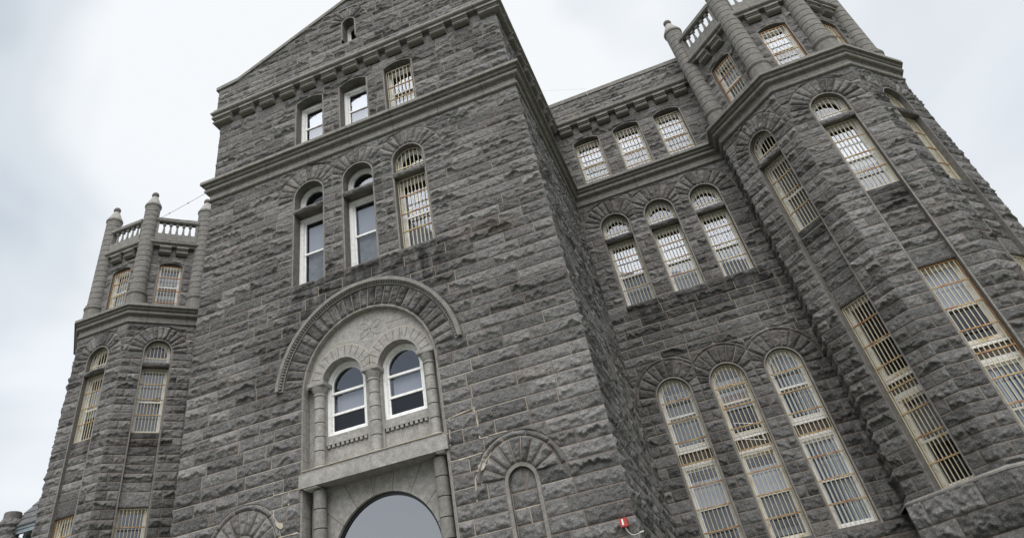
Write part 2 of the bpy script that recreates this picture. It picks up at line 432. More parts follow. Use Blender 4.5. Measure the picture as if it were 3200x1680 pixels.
            V = s.F.arr(u, z, h); F = np.concatenate(s.faces); mi = np.concatenate(s.mi)
            tone = np.clip(.5+.9*(hsh(sid, sid*0+sd, sid*0)-.5)+.25*vnoise(u*.7, z*.7, sd), 0, 1)
            stn = s.stain(u, z) if s.stain else np.zeros(len(u))
            pat = np.where(hsh(sid, sid*0+sd+3, sid*0) > .93, .22, 0.)*hsh(sid, sid*0+sd+4, sid*0)*np.clip(.5+vnoise(u*2, z*3, sd+8), 0, 1)
        names = ['rock', 'mortar', 'mortar_pale']; ex = s.extra; nb = len(V)
        if ex.v:
            V = np.concatenate([V, np.array(ex.v)]) if nb else np.array(ex.v)
            tone = np.concatenate([tone, np.full(len(ex.v), .5)]); stn = np.concatenate([stn, np.zeros(len(ex.v))]); pat = np.concatenate([pat, np.zeros(len(ex.v))])
        me = bpy.data.meshes.new(name)
        for n_ in names+[q for q in ex.slots if q not in names]: me.materials.append(MAT[n_])
        allm = names+[q for q in ex.slots if q not in names]
        loops = [F.ravel()]; starts = [np.arange(len(F))*4]; tot = len(F)*4; mats = [mi]
        if ex.f:
            l2 = np.array([nb+i for f in ex.f for i in f]); st = []; p = tot
            for f in ex.f: st.append(p); p += len(f)
            loops.append(l2); starts.append(np.array(st)); mats.append(np.array([allm.index(ex.slots[m]) for m in ex.m])); tot = p
        lo_, st_, mm = np.concatenate(loops), np.concatenate(starts), np.concatenate(mats)
        me.vertices.add(len(V)); me.vertices.foreach_set('co', V.astype(np.float32).ravel())
        me.loops.add(len(lo_)); me.loops.foreach_set('vertex_index', lo_.astype(np.int32))
        me.polygons.add(len(st_)); me.polygons.foreach_set('loop_start', st_.astype(np.int32))
        me.update(calc_edges=True); me.validate()
        me.polygons.foreach_set('material_index', mm.astype(np.int32)); 
        for nm, arr in (('tone', tone), ('stain', stn), ('pat', pat)):
            at = me.attributes.new(nm, 'FLOAT', 'POINT'); at.data.foreach_set('value', arr.astype(np.float32))
        o = bpy.data.objects.new(name, me); COL.objects.link(o); o.parent = parent
        if label: o['label'] = label
        return o

class Opening:
    """head: 'arch' (semicircle), 'seg' (rise), 'flat'. ring: outer radius of the voussoirs, zsw: level where the ring begins"""
    def __init__(s, c, hw, zb, zs, head='arch', rise=.14, ring=None, zsw=None, margin=.045):
        s.c, s.hw, s.zb, s.zs, s.head, s.ring, s.mg = c, hw, zb, zs, head, ring, margin
        if head == 'arch': s.R, s.zc = hw, zs
        elif head == 'seg': s.R = (hw*hw+rise*rise)/(2*rise); s.zc = zs+rise-s.R
        else: s.R = None; s.zc = zs
        s.zsw = zsw if zsw is not None else zs
        s.ztop = (s.zc+ring) if ring else (s.zc+s.R+margin if s.R else zs+margin)
    def wall_half(s, z, zm):
        z = np.asarray(z, float)
        if s.ring and zm > s.zsw: return np.sqrt(np.maximum(s.ring**2-(z-s.zc)**2, 0))
        if s.R and zm > s.zs-.2 and not s.ring:
            R = s.R+s.mg; w = np.sqrt(np.maximum(R*R-(z-s.zc)**2, 0)); return np.where(z <= s.zs, s.hw+s.mg, np.minimum(w, s.hw+s.mg))
        return np.where((z > s.zs+.02) & (s.R is None), 0., s.hw+s.mg) if s.R is None else np.full(z.shape, s.hw+s.mg)
    def outline(s, o=0., zb=None, n=18):
        """closed outline inset by o (negative = larger): bottom-left, up, over the head, down to bottom-right"""
        zb = s.zb if zb is None else zb; w = s.hw-o; c = s.c
        pts = [(c-w, zb+o)]
        if s.R is None: pts += [(c-w, s.zs-o), (c+w, s.zs-o)]
        else:
            R = s.R-o; t = math.acos(min(1, w/R)) if s.head == 'seg' else 0
            for i in range(n+1):
                a = math.pi-t-(math.pi-2*t)*i/n; pts.append((c+R*math.cos(a), s.zc+R*math.sin(a)))
        pts.append((c+w, zb+o)); return pts
    def top(s, u, o=0.):
        if s.R is None: return s.zs-o
        R = s.R-o; return s.zc+math.sqrt(max(R*R-(u-s.c)**2, 0)) if s.head == 'seg' or abs(u-s.c) < R else s.zs

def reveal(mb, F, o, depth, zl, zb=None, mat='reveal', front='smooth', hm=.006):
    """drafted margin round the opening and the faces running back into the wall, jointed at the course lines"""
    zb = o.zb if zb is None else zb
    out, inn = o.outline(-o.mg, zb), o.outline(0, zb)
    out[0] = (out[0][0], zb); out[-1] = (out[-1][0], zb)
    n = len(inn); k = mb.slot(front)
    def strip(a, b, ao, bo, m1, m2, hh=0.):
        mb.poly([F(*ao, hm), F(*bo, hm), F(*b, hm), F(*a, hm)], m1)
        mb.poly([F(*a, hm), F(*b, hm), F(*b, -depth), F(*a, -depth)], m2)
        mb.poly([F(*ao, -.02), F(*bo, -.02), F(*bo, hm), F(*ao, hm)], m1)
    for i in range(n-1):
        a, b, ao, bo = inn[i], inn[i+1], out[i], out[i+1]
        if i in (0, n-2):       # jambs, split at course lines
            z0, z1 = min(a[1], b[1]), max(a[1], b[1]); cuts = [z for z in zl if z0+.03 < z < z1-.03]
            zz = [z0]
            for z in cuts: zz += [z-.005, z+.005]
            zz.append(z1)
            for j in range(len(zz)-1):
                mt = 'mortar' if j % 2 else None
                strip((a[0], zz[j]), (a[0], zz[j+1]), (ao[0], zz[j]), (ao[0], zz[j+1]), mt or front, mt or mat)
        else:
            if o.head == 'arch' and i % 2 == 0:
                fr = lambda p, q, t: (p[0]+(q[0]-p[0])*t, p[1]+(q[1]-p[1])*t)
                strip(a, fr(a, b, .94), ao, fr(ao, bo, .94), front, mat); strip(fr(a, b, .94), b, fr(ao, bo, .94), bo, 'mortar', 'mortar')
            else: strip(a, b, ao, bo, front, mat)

def grille(F, o, zb, ztop, bars, h=-.2, parent=None, nb=7, rust=0., cross='cross_bar', arch=False, edge=True, vert='cream_bar', rb=.0112):
    mb = MB(); c, w = o.c, o.hw-.03
    tp = (lambda u: o.top(u, .02)) if arch else (lambda u: ztop)
    for i in range(nb):
        u = c-w+2*w*(i+.5)/nb
        t = tp(u); b = zb+.01
        if t-b < .05: continue
        mb.box(F, u-rb, u+rb, b, t, h-rb, h+rb, vert)
    for z in bars:
        ww = w if z < o.zs or not arch else math.sqrt(max((o.R-.02)**2-(z-o.zc)**2, .001))
        mb.box(F, c-ww, c+ww, z-.017, z+.017, h-.014, h+.026, cross)
    if edge:
        m = 'rust_bar' if rust > .5 else vert
        e = .022
        if arch:
            zz = max(o.zs, zb)
            if zb < o.zs-.05:
                for sg in (-1, 1): mb.box(F, min(c+sg*(w+.015), c+sg*(w-.007)), max(c+sg*(w+.015), c+sg*(w-.007)), zb, o.zs, h-.02, h+.02, m)
            P0 = [p for p in o.outline(.012)[1:-1]]; P1 = [p for p in o.outline(.035)[1:-1]]
            mb.ring(F, P0, P1, h-.015, h+.015, vert, closed=False)
            if zb >= o.zs-.05: mb.box(F, c-w, c+w, zb, zb+.025, h-.012, h+.02, vert)
        else:
            for sg in (-1, 1): mb.box(F, min(c+sg*(w+.015), c+sg*(w-.007)), max(c+sg*(w+.015), c+sg*(w-.007)), zb, ztop, h-.02, h+.02, m)
            mb.box(F, c-w, c+w, ztop-.03, ztop, h-.02, h+.02, m); mb.box(F, c-w, c+w, zb, zb+.03, h-.02, h+.02, m)
    return mb.build('grille', parent, label='cream bars with rusty cross bars' if bars else None)

wrng = random.Random(5)
def sash_window(F, c, hw, zb, zt, fd, shape=None, rails=None, blind_or_reflection='mix', frame_w=.085, name='window', label=None, glass_m=('glass_bright', 'glass'), split=None, mat='white_paint', interior=True, extra=None):
    """rectangular (or shaped) double-hung window: own mesh = outer frame and sashes"""
    o = shape or Opening(c, hw, zb, zt, 'flat'); mb = MB()
    out = o.outline(0, zb); a1 = o.outline(frame_w, zb); a2 = o.outline(frame_w+.028, zb); a3 = o.outline(frame_w+.065, zb)
    mb.ring(F, out, a1, -fd-.12, -fd, mat); mb.ring(F, a1, a2, -fd-.13, -fd-.035, 'sash_white' if mat == 'white_paint' else mat)
    mb.ring(F, a2, a3, -fd-.13, -fd-.06, mat)
    w = hw-frame_w-.03
    for z in (rails or []):
        mb.box(F, c-w, c+w, z-.028, z+.028, -fd-.125, -fd-.045, mat)
    win = mb.build(name, root, label=label)
    g = MB(); zs = sorted([zb]+list(rails or [])+[9e9]); inn = o.outline(frame_w+.06, zb)
    zt_ = max(p[1] for p in inn)
    if rails:
        # one pane polygon per sash, clipped at the rails
        lv = [zb+frame_w+.06]+sorted(rails)+[zt_]
        for i in range(len(lv)-1):
            z0, z1 = lv[i], lv[i+1]; m = glass_m[0] if i == len(lv)-2 or (split and z0 >= split) else glass_m[1]
            ww = hw-frame_w-.05
            hd = [p for p in inn[1:-1] if p[1] > z0+.001]
            if i == len(lv)-2 and len(hd) > 2: pts = [(c-ww, z0)]+hd+[(c+ww, z0)]
            else: pts = [(c-ww, z0), (c-ww, z1), (c+ww, z1), (c+ww, z0)]
            hh = -fd-.085-(.012 if i % 2 else 0)
            g.poly([F(u, z, hh) for u, z in pts], m)
    else: g.poly([F(u, z, -fd-.09) for u, z in inn], glass_m[0])
    g.build('pane', win)
    b = MB(); zlo, zhi = zb+.08, zt_; H = zhi-zlo; hb = -fd-.16; ww = hw-frame_w-.02
    kind = wrng.choice(['top', 'full', 'half', 'vert', 'low']) if blind_or_reflection == 'mix' else blind_or_reflection
    if kind == 'top': b.box(F, c-ww, c+ww, zhi-H*.5, zhi, hb-.01, hb, 'blind_white')
    elif kind == 'shade':
        zm = rails[0] if rails else zlo+H/2
        b.box(F, c-ww+.10, c+ww, zm+.03, zhi-.12, hb-.01, hb, 'shade'); b.box(F, c-ww+.09, c+ww, zlo, zm, hb-.02, hb-.01, 'screen_mesh')
    elif kind == 'dim':  # grey panel stands in for pale glass with reflections
        b.box(F, c-ww+.04, c+ww, zlo+H*.45, zhi-.12, hb-.01, hb, 'screen_mesh')
    elif kind == 'shadehi':
        zm = rails[0] if rails else zlo+H/2
        b.box(F, c-ww, c+ww, zm+.03, zhi-H*.12, hb-.01, hb, 'blind_white'); b.box(F, c-ww+.05, c+ww, zlo+.1, zm-.02, hb-.02, hb-.01, 'screen_mesh')
        b.box(F, c-ww+.15, c+ww-.15, zlo+.25, zlo+.5, hb-.02, hb-.005, 'dark_room')
    elif kind == 'full': b.box(F, c-ww, c+ww, zlo, zhi, hb-.01, hb, 'blind_grey')
    elif kind == 'half': b.box(F, c-ww, c+ww, zlo+H*.38, zhi-H*.14, hb-.01, hb, 'blind_white')
    elif kind == 'low': b.box(F, c-ww, c+ww, zlo, zlo+H*.42, hb-.01, hb, 'blind_white')
    elif kind == 'vert':
        n = int(2*ww/.1)
        for i in range(n):
            u = c-ww+2*ww*(i+.5)/n; b.box(F, u-.028, u+.028, zlo, zhi-.05, hb-.03, hb, 'blind_slat')
    elif kind == 'block':  # grey panels stand for sky reflected in the glass, under a dark soffit band
        zm = rails[-1] if rails else zlo+H/2; t = wrng.uniform(.16, .34)
        b.box(F, c-ww, c+ww, zm+.03, zhi-H*t*.6, hb-.01, hb, 'shade'); b.box(F, c-ww, c+ww, zlo, zm-.03, hb-.03, hb-.02, wrng.choice(['blind_grey', 'shade', 'screen_mesh']))
        for i in range(3):
            u = c-ww+.16+i*.22+wrng.uniform(-.02, .02); b.box(F, u, u+.10, zm+.06, zm+.06+wrng.uniform(.08, .16), hb, hb+.01, 'dark_room')
        if wrng.random() < .6: b.box(F, c-ww, c+ww, zlo+(zm-zlo)*.55, zlo+(zm-zlo)*.68, hb-.02, hb-.01, 'blind_white')
    if b.v: b.build('blind', win)
    if interior:
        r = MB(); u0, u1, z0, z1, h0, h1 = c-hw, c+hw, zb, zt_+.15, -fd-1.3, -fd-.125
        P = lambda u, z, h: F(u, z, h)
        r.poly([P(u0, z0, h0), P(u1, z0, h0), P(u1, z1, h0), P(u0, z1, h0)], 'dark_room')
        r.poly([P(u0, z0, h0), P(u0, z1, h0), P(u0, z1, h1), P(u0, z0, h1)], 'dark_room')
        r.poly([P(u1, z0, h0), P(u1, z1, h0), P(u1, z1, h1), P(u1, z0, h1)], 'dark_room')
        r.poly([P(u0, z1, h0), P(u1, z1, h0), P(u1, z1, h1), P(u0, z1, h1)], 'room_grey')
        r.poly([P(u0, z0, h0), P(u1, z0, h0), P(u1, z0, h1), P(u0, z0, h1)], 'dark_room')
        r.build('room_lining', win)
    return win

# ------------------------------------------------------------------ plan
A_ = 1.728; HW2, HW3 = .505, .516
RX, DY = 5.51, 7.53
T0, T1, T2, T3, TY, TY0 = 11.28, 13.13, 15.62, 17.47, 4.74, 6.59
ZS, ZSB = 17.36, 16.56            # string course top / underside
CH = .3085
ZL = [4.53+CH*k for k in range(-15, 40)]; ZL = [z for z in ZL if z > 0]; ZL[0] = 0; ZL[-1] = ZSB
ZU = [ZS+.325*k for k in range(8)]+[20.08]
ZK = [20.08, 20.5]
def frame(P, Q): return Frame(P, Q)
FR = frame((-RX, 0), (RX, 0)); FR.O = np.array([0., 0, 0])      # u = world x on the front
WG = frame((RX, DY), (T0, DY)); WG.O = np.array([0., DY, 0])    # u = world x on the wing
SD = frame((RX, 0), (RX, DY))                                   # u = world y
# --- stains (soot washed down from sills and the portal hood) and other darker areas
def blot(u, z, u0, u1, z0, z1, f=.35):
    return np.clip((u-u0)/f, 0, 1)*np.clip((u1-u)/f, 0, 1)*np.clip((z-z0)/f, 0, 1)*np.clip((z1-z)/(f*.35), 0, 1)
def stain_front(u, z):
    s = .85*blot(u, z, -3.2, 3.0, 10.6, 12.25, .9)+.45*blot(u, z, -3.9, -1.7, 7.6, 11.2, .7)+.4*blot(u, z, .9, 3.4, 10.4, 12.3, .8)
    s = s+.35*blot(u, z, -2.6, 2.6, 9.5, 11.4, .4)+.35*blot(u, z, 2.6, 4.4, 4.5, 9.3, .6)*.6
    return np.clip(s, 0, 1)
def stain_tone_wing(u, z): return np.clip(.85*blot(u, z, 5.8, 11.3, 10.7, 12.3, .9)+.25*blot(u, z, 5.4, 11.4, 3, 11, .5)+.5*blot(u, z, 10.3, 11.6, 4, 16, .4), 0, 1)  # soot below the sills; also darker low down and beside the tower
def pale_front(u, z):
    if 4 < z < 8.6 and abs(abs(u)-2.5) < 1.1: return .95
    if z > 17: return .35
    if 10.6 < z < 12.3 and abs(u) < 3.6: return .5
    if z < 8 and u < -2: return .5
    return .1
# --- openings
top_f = [Opening(x, HW3, ZS-.2, 19.61, 'seg', .15) for x in (-A_, 0, A_)]
mid_f = [Opening(x, HW2, 11.93, 15.35, 'arch', ring=1.14, zsw=4.53+CH*35) for x in (-A_, 0, A_)]
portal = Opening(0, 1.84, 0, 8.9, 'arch', ring=2.64, zsw=4.53+CH*15, margin=.05)
blindw = [Opening(x, .30, 0, 5.62, 'arch', ring=1.03, zsw=4.53+CH*4, margin=.08) for x in (-3.425, 3.425)]
WX = [6.70+1.678*k for k in range(3)]
top_w = [Opening(x, HW3, ZS-.2, 19.61, 'seg', .15) for x in WX]
mid_w = [Opening(x, HW2, 11.93, 15.35, 'arch', ring=1.14, zsw=4.53+CH*35) for x in WX]
low_w = [Opening(x+.02, .515, 4.53, 8.94, 'arch', ring=1.20, zsw=4.53+CH*14) for x in WX]

def arch_ring(ms, o, r0, r1, n, cl=-1e9, cr=1e9, th=None, ztop=1e9, zbot=None, flat=None, h0=0.):
    zb = o.zsw if zbot is None else zbot
    d = zb-o.zc
    t0 = math.asin(max(-1, min(1, d/(r0 if d < 0 else r1)))) if th is None else th
    ms.vouss(o.c, o.zc, r0, r1, t0, math.pi-t0, n, cl, cr, ztop, zb, 0., h0, flat)

# --- front wall
fw = Masonry(FR, 11, .025, stain=stain_front, pale=pale_front)
fw.courses(ZL, -RX, RX, mid_f+[portal]+blindw, cl=True, cr=True, wmin=.6, wmax=1.35)
for i, o in enumerate(mid_f):
    cl = -1e9 if i == 0 else o.c-A_/2; cr = 1e9 if i == 2 else o.c+A_/2
    arch_ring(fw, o, HW2+.045, 1.14, 13, cl, cr, ztop=ZSB)
arch_ring(fw, portal, 1.89, 2.44, 27, flat=.9)
for o in blindw: arch_ring(fw, o, .38, .90, 9, flat=.9); arch_ring(fw, o, .90, 1.03, 5, flat=.1)
fw.build('front_wall', label='rock-faced front wall of the gabled block, grey granite with brown and pale mortar')
fu = Masonry(FR, 12, .026, stain=lambda u, z: .5*blot(u, z, -6, 6, 17, 17.9, .3), pale=pale_front)
fu.courses(ZU, -RX, RX, top_f, cl=True, cr=True, wmin=.55, wmax=1.2)
CB = [-4.285+.857*k for k in range(11)]
def stub_stones(ms, F, xs, w, z0, z1, uL, uR, cl=False, cr=False):
    e = [uL]+[q for x in xs for q in (x-w/2, x+w/2)]+[uR]
    for i in range(0, len(e), 2):
        a, b = e[i], e[i+1]
        if b-a < .1: continue
        zr = ms.rows(z0, z1); A = np.full(zr.shape, a); B = np.full(zr.shape, b)
        ms.stone(zr, A, B, z0, z1, flat=.1, jl=not (cl and i == 0), jr=not (cr and i == len(e)-2))
stub_stones(fu, FR, CB, .56, 20.08, 20.5, -RX, RX, True, True)
fu.build('front_upper_wall')
# --- gable (stands on the cornice)
GP = -.10; GX = 5.70
GF = FR.off(-GP)
slope = (24.22-22.12)/4.85
gtop = lambda x: 24.22-slope*abs(x)
zgl = [20.86+.3*k for k in range(12)]
gw = Masonry(GF, 13, .028, pale=lambda u, z: .4)
gop = [Opening(0, .25, 21.93, 22.86, 'arch', ring=.83, zsw=22.9)]
def gL(z): z = np.asarray(z, float); return np.where(z < 22.03, -GX, np.clip(-(24.22-z)/slope, -GX, 0))
gop[0].zsw = 22.95; gop[0].zb = 21.96
gw.courses([20.86, 21.15, 21.44, 21.74, 22.03]+[22.03+.3*k for k in range(1, 8)]+[24.2], gL, lambda z: -gL(z), gop, cl=True, cr=True, wmin=.5, wmax=1.1)
arch_ring(gw, gop[0], .295, .83, 11)
gw.build('gable_wall')

# --- wing wall (right) and its quiet twin on the hidden left
ww = Masonry(WG, 21, .026, stain=stain_tone_wing, pale=lambda u, z: .45 if z > 9.8 and z < 12.3 else .08)
ww.courses(ZL, RX-.12, T0+.12, mid_w+low_w, wmin=.6, wmax=1.3)
for i, o in enumerate(mid_w):
    cl = RX if i == 0 else o.c-.839; cr = T0 if i == 2 else o.c+.839
    arch_ring(ww, o, HW2+.045, 1.14, 13, cl, cr, ztop=ZSB)
for i, o in enumerate(low_w):
    cl = RX if i == 0 else o.c-.839; cr = T0 if i == 2 else o.c+.839
    arch_ring(ww, o, .56, 1.09, 12, cl, cr); arch_ring(ww, o, 1.09, 1.20, 6, cl, cr, flat=.1)
ww.build('wing_wall', label='rock-faced wall of the recessed wing, darker and browner granite')
wu = Masonry(WG, 22, .028, pale=lambda u, z: .1)
wu.courses(ZU, RX-.12, T0+.4, top_w, wmin=.55, wmax=1.2)
CW = [6.06+.81*k for k in range(7)]
stub_stones(wu, WG, CW, .53, 20.08, 20.5, RX, T0+.3)
wu.build('wing_upper_wall')
wp = Masonry(WG.off(.10), 23, .033, pale=lambda u, z: .3)
wp.courses([20.86, 21.18, 21.5, 21.84], RX, T0+.5, wmin=.6, wmax=1.2); wp.build('wing_parapet')
lw = Masonry(Frame((-T0, DY), (-RX, DY)), 24, .09)
lw.courses(ZL+[z for z in ZU[1:]]+[20.5, 21.84], 0, T0-RX, wmin=.6, wmax=1.3); lw.build('left_wing_wall')

# --- side walls of the block
slits = [Opening(3.95, .26, 6.38, 9.30, 'arch', ring=.62, zsw=9.46), Opening(5.95, .26, 6.38, 9.30, 'arch', ring=.62, zsw=9.46)]
for o in slits: o.zsw = 9.45; o.zs = 9.30
sw = Masonry(SD, 31, .026, amp=.8)
sw.courses(ZL, 0, DY+.1, slits, cl=True, wmin=.6, wmax=1.2)
for o in slits: arch_ring(sw, o, .305, .62, 9)
sw.build('side_wall')
su = Masonry(SD, 32, .036); su.courses(ZU, 0, DY+.1, cl=True); 
CS = [.80+.857*k for k in range(8)]
stub_stones(su, SD, CS, .56, 20.08, 20.5, 0, DY, True, False); su.build('side_upper_wall')
ls = Masonry(Frame((-RX, DY), (-RX, 0)), 33, .08); ls.courses(ZL+ZU[1:]+[20.5], 0, DY, cr=True); ls.build('left_side_wall')

# --- mouldings
STR = [(0, 17.44), (.315, 17.335), (.32, 17.22), (.22, 17.20), (.215, 17.12), (.13, 17.08), (.12, 17.03), (.20, 17.01), (.205, 16.95), (.165, 16.90), (.085, 16.895), (.075, 16.86),
       (.05, 16.85), (.05, 16.705), (.02, 16.70), (.02, 16.68), (.075, 16.675), (.095, 16.635), (.085, 16.585), (.05, 16.56), (-.02, 16.55)]
COR = [(-.1, 21.0), (.13, 20.95), (.13, 20.86), (.235, 20.85), (.24, 20.79), (.17, 20.775), (.17, 20.75), (.26, 20.745), (.295, 20.725), (.31, 20.68), (.30, 20.635), (.265, 20.60), (.22, 20.585), (.20, 20.50), (-.02, 20.495)]
def along(path, every):
    """cut a polyline into pieces at regular lengths"""
    segs = []; cur = [path[0]]; rem = every
    for i in range(len(path)-1):
        p, q = path[i], path[i+1]; L = math.dist(p, q); t = 0
        while L-t > rem+.35:
            t += rem; x = (p[0]+(q[0]-p[0])*t/L, p[1]+(q[1]-p[1])*t/L)
            cur.append(x); segs.append(cur); cur = [x]; rem = every
        rem = max(rem-(L-t), every*.45); cur.append(q)
    segs.append(cur); return segs
def moulding(name, path, prof, mat='smooth', every=1.55, label=None, gap=.008, smooth=True):
    mb = MB(); cz = sum(z for _, z in prof)/len(prof)
    for sg in along(path, every):
        def inset(a, b):
            L = math.dist(a, b); return (a[0]+(b[0]-a[0])*gap/L, a[1]+(b[1]-a[1])*gap/L)
        s2 = [inset(sg[0], sg[1])]+sg[1:-1]+[inset(sg[-1], sg[-2])]
        mb.mould(s2, prof, mat)
    mb.mould(path, [(p-.016, z) for p, z in prof], 'joint_dark')
    return mb.build(name, smooth=smooth, label=label, angle=50)
towR = [(T0, DY), (T0, TY0), (T1, TY), (T2, TY), (T3, TY0), (T3, 11)]
towL = [(-x, y) for x, y in towR[::-1]]
moulding('string_course', [(-T3, 11), (-T3, TY0), (-T2, TY), (-T1, TY), (-T0, TY0), (-T0, DY), (-RX, DY), (-RX, 0), (RX, 0), (RX, DY), (T0, DY), (T0, TY0), (T1, TY), (T2, TY), (T3, TY0), (T3, 11)], STR,
         label='moulded string course of smooth granite running round block, wing and towers')
moulding('cornice', [(-T0-.3, DY), (-RX, DY), (-RX, 0), (RX, 0), (RX, DY), (T0+.35, DY)], COR, every=1.9)
# gable coping
def coping():
    mb = MB(); pts = [(-GX-.1, 22.03), (-4.84, 22.12), (0, 24.22), (4.84, 22.12), (GX+.1, 22.03)]
    th = .17
    for i in range(4):
        p, q = pts[i], pts[i+1]; n = max(1, round(math.dist(p, q)/.95)); kw = .006/math.dist(p, q)
        for k in range(n):
            t0, t1 = k/n+(kw if k else 0), (k+1)/n-(kw if k < n-1 else 0)
            a = (p[0]+(q[0]-p[0])*t0, p[1]+(q[1]-p[1])*t0); b = (p[0]+(q[0]-p[0])*t1, p[1]+(q[1]-p[1])*t1)
            F = FR
            mb.hexa([F(a[0], a[1], -.45), F(b[0], b[1], -.45), F(b[0], b[1]+th, -.45), F(a[0], a[1]+th, -.45),
                     F(a[0], a[1], .17), F(b[0], b[1], .17), F(b[0], b[1]+th, .17), F(a[0], a[1]+th, .17)], 'smooth')
    mb.build('gable_coping')
    mb = MB()
    for k in range(6):
        x0 = RX-.2+k*1.06; mb.box(WG, x0+.005, x0+1.055, 21.84, 22.03, -.4, .15, 'smooth')
    mb.build('parapet_coping')
coping()
# roofs and hidden backs
mb = MB()
mb.poly([(-5.6, .3, 22.0), (0, .3, 24.0), (0, 16, 24.0), (-5.6, 16, 22.0)], 'slate'); mb.poly([(5.6, .3, 22.0), (0, .3, 24.0), (0, 16, 24.0), (5.6, 16, 22.0)], 'slate')
mb.box(Frame((-6, 16), (6, 16)), 0, 12, 0, 22, -.3, 0, 'smooth')
for sg in (-1, 1):
    xs = sorted((sg*5.6, sg*5.3)); mb.box(FR, xs[0], xs[1], 20.6, 22.0, -16, -.12, 'smooth')
    xs = sorted((sg*5.5, sg*18)); mb.poly([(xs[0], 7.7, 20.9), (xs[1], 7.7, 20.9), (xs[1], 16, 20.9), (xs[0], 16, 20.9)], 'slate')
    mb.poly([(sg*p[0], p[1], 20.95) for p in ((11.6, 8), (11.6, 6.8), (13.3, 5.1), (15.5, 5.1), (17.2, 6.8), (17.2, 8))], 'slate')
mb.build('roof')

# --- corbels
def corbel_mesh(w):
    mb = MB(); pr = [(0, 20.50), (.255, 20.50), (.26, 20.415), (.195, 20.40), (.195, 20.355), (.15, 20.34), (.15, 20.285), (.205, 20.27), (.225, 20.235), (.215, 20.19), (.17, 20.15), (.10, 20.135), (0, 20.13)]
    mb.mould([(-w/2, 0), (w/2, 0)], pr, 'smooth'); return mb.mesh('corbel', True, 40)
cm_f, cm_w = corbel_mesh(.56), corbel_mesh(.5)
def put(mesh, name, loc, rz, parent=root):
    o = bpy.data.objects.new(name, mesh); COL.objects.link(o); o.parent = parent; o.location = loc; o.rotation_euler = (0, 0, rz); return o
for x in CB: put(cm_f, 'corbel', (x, 0, 0), 0)
for x in CW: put(cm_w, 'corbel', (x, DY, 0), 0)
for y in CS: put(cm_f, 'corbel', (RX, y, 0), math.pi/2)
for sg in (-1, 1):
    mb = MB(); pr = [(0, 20.50), (.255, 20.50), (.26, 20.415), (.195, 20.40), (.195, 20.355), (.15, 20.34), (.15, 20.285), (.205, 20.27), (.225, 20.235), (.215, 20.19), (.17, 20.15), (.10, 20.135), (0, 20.13)]
    path = [(RX-.55, 0), (RX, 0), (RX, .45)] if sg > 0 else [(-RX, .45), (-RX, 0), (-RX+.55, 0)]
    mb.mould(path, pr, 'smooth'); mb.build('corner_corbel', smooth=True)

# ------------------------------------------------------------------ windows of block and wing
def sill_lintel(F, o, par, sill=(11.93, 12.168), lintel=(14.725, 14.90), seed=1, stain=.0, w=None):
    if sill:
        m = Masonry(F, seed, .031, stain=lambda u, z: np.full(u.shape, stain)); zr = m.rows(*sill); w = w or o.hw+.045
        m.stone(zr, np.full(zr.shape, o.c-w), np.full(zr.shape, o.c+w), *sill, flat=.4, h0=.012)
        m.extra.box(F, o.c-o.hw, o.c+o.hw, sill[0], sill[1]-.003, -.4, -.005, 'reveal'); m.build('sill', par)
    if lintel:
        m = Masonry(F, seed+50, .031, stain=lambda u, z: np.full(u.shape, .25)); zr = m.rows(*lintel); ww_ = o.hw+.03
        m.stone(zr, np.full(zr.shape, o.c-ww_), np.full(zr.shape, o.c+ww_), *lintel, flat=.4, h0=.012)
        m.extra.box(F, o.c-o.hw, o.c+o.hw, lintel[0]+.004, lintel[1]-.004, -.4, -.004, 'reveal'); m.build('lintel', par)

def upper_pair(F, o, barred, seed, where, fd=.34, gd=-.2, zb=12.17, blind_or_reflection='mix', rust=0, zrev=None, lines=ZL, sill=True, gbr='cross_bar'):
    """second-storey opening: rectangular sash window, stone transom, lunette above"""
    r = MB()
    if sill: reveal(r, F, o, fd+.02, lines, zb=zrev if zrev is not None else zb-.002)
    mrail = 13.41
    w = sash_window(F, o.c, o.hw, zb, 14.725, fd, rails=[mrail], blind_or_reflection=blind_or_reflection, label='tall sash window '+('behind bars ' if barred else 'without bars ')+where,
                    glass_m=('glass_bright', 'glass'), frame_w=.055 if barred else .11)
    if sill: r.build('surround', w)
    sill_lintel(F, o, w, sill=(11.93, 12.168) if sill else None, seed=seed, stain=.8 if sill else .2)
    lun = Opening(o.c, o.hw, 14.90, 15.35, 'arch')
    l = sash_window(F, o.c, o.hw, 14.90, 15.35, fd, shape=lun, blind_or_reflection='none' if not barred else 'low', name='lunette_window', mat='white_paint' if barred else 'sash_white', frame_w=.055 if barred else .08, glass_m=('glass', 'glass'))
    if barred:
        grille(F, o, 12.18, 14.71, [14.07, 13.45, 12.84], gd, w, rust=rust, cross=gbr, nb=8)
        grille(F, lun, 14.92, 15.9, [15.14], gd, l, arch=True, cross='cream_bar')
    return w
def top_window(F, o, barred, where, fd=.34, gd=-.2, blind_or_reflection='mix', rust=0, cross='cross_bar', bars=(19.02, 18.38), vert='cream_bar'):
    r = MB(); reveal(r, F, o, fd+.02, ZU, zb=ZS-.15)
    w = sash_window(F, o.c, o.hw, ZS+.02, 19.61, fd, rails=[18.62], shape=None, blind_or_reflection=blind_or_reflection, label='top storey sash window '+('behind bars ' if barred else 'without bars ')+where,
                    frame_w=.055 if barred else .11, glass_m=('glass_bright', 'glass'))
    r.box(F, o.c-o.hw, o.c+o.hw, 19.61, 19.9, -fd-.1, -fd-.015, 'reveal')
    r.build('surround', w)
    if barred: grille(F, o, ZS+.1, 19.60, list(bars)+[17.8], gd, w, rust=rust, cross=cross, vert=vert)
    return w
pos = ['at the left', 'in the middle', 'at the right']
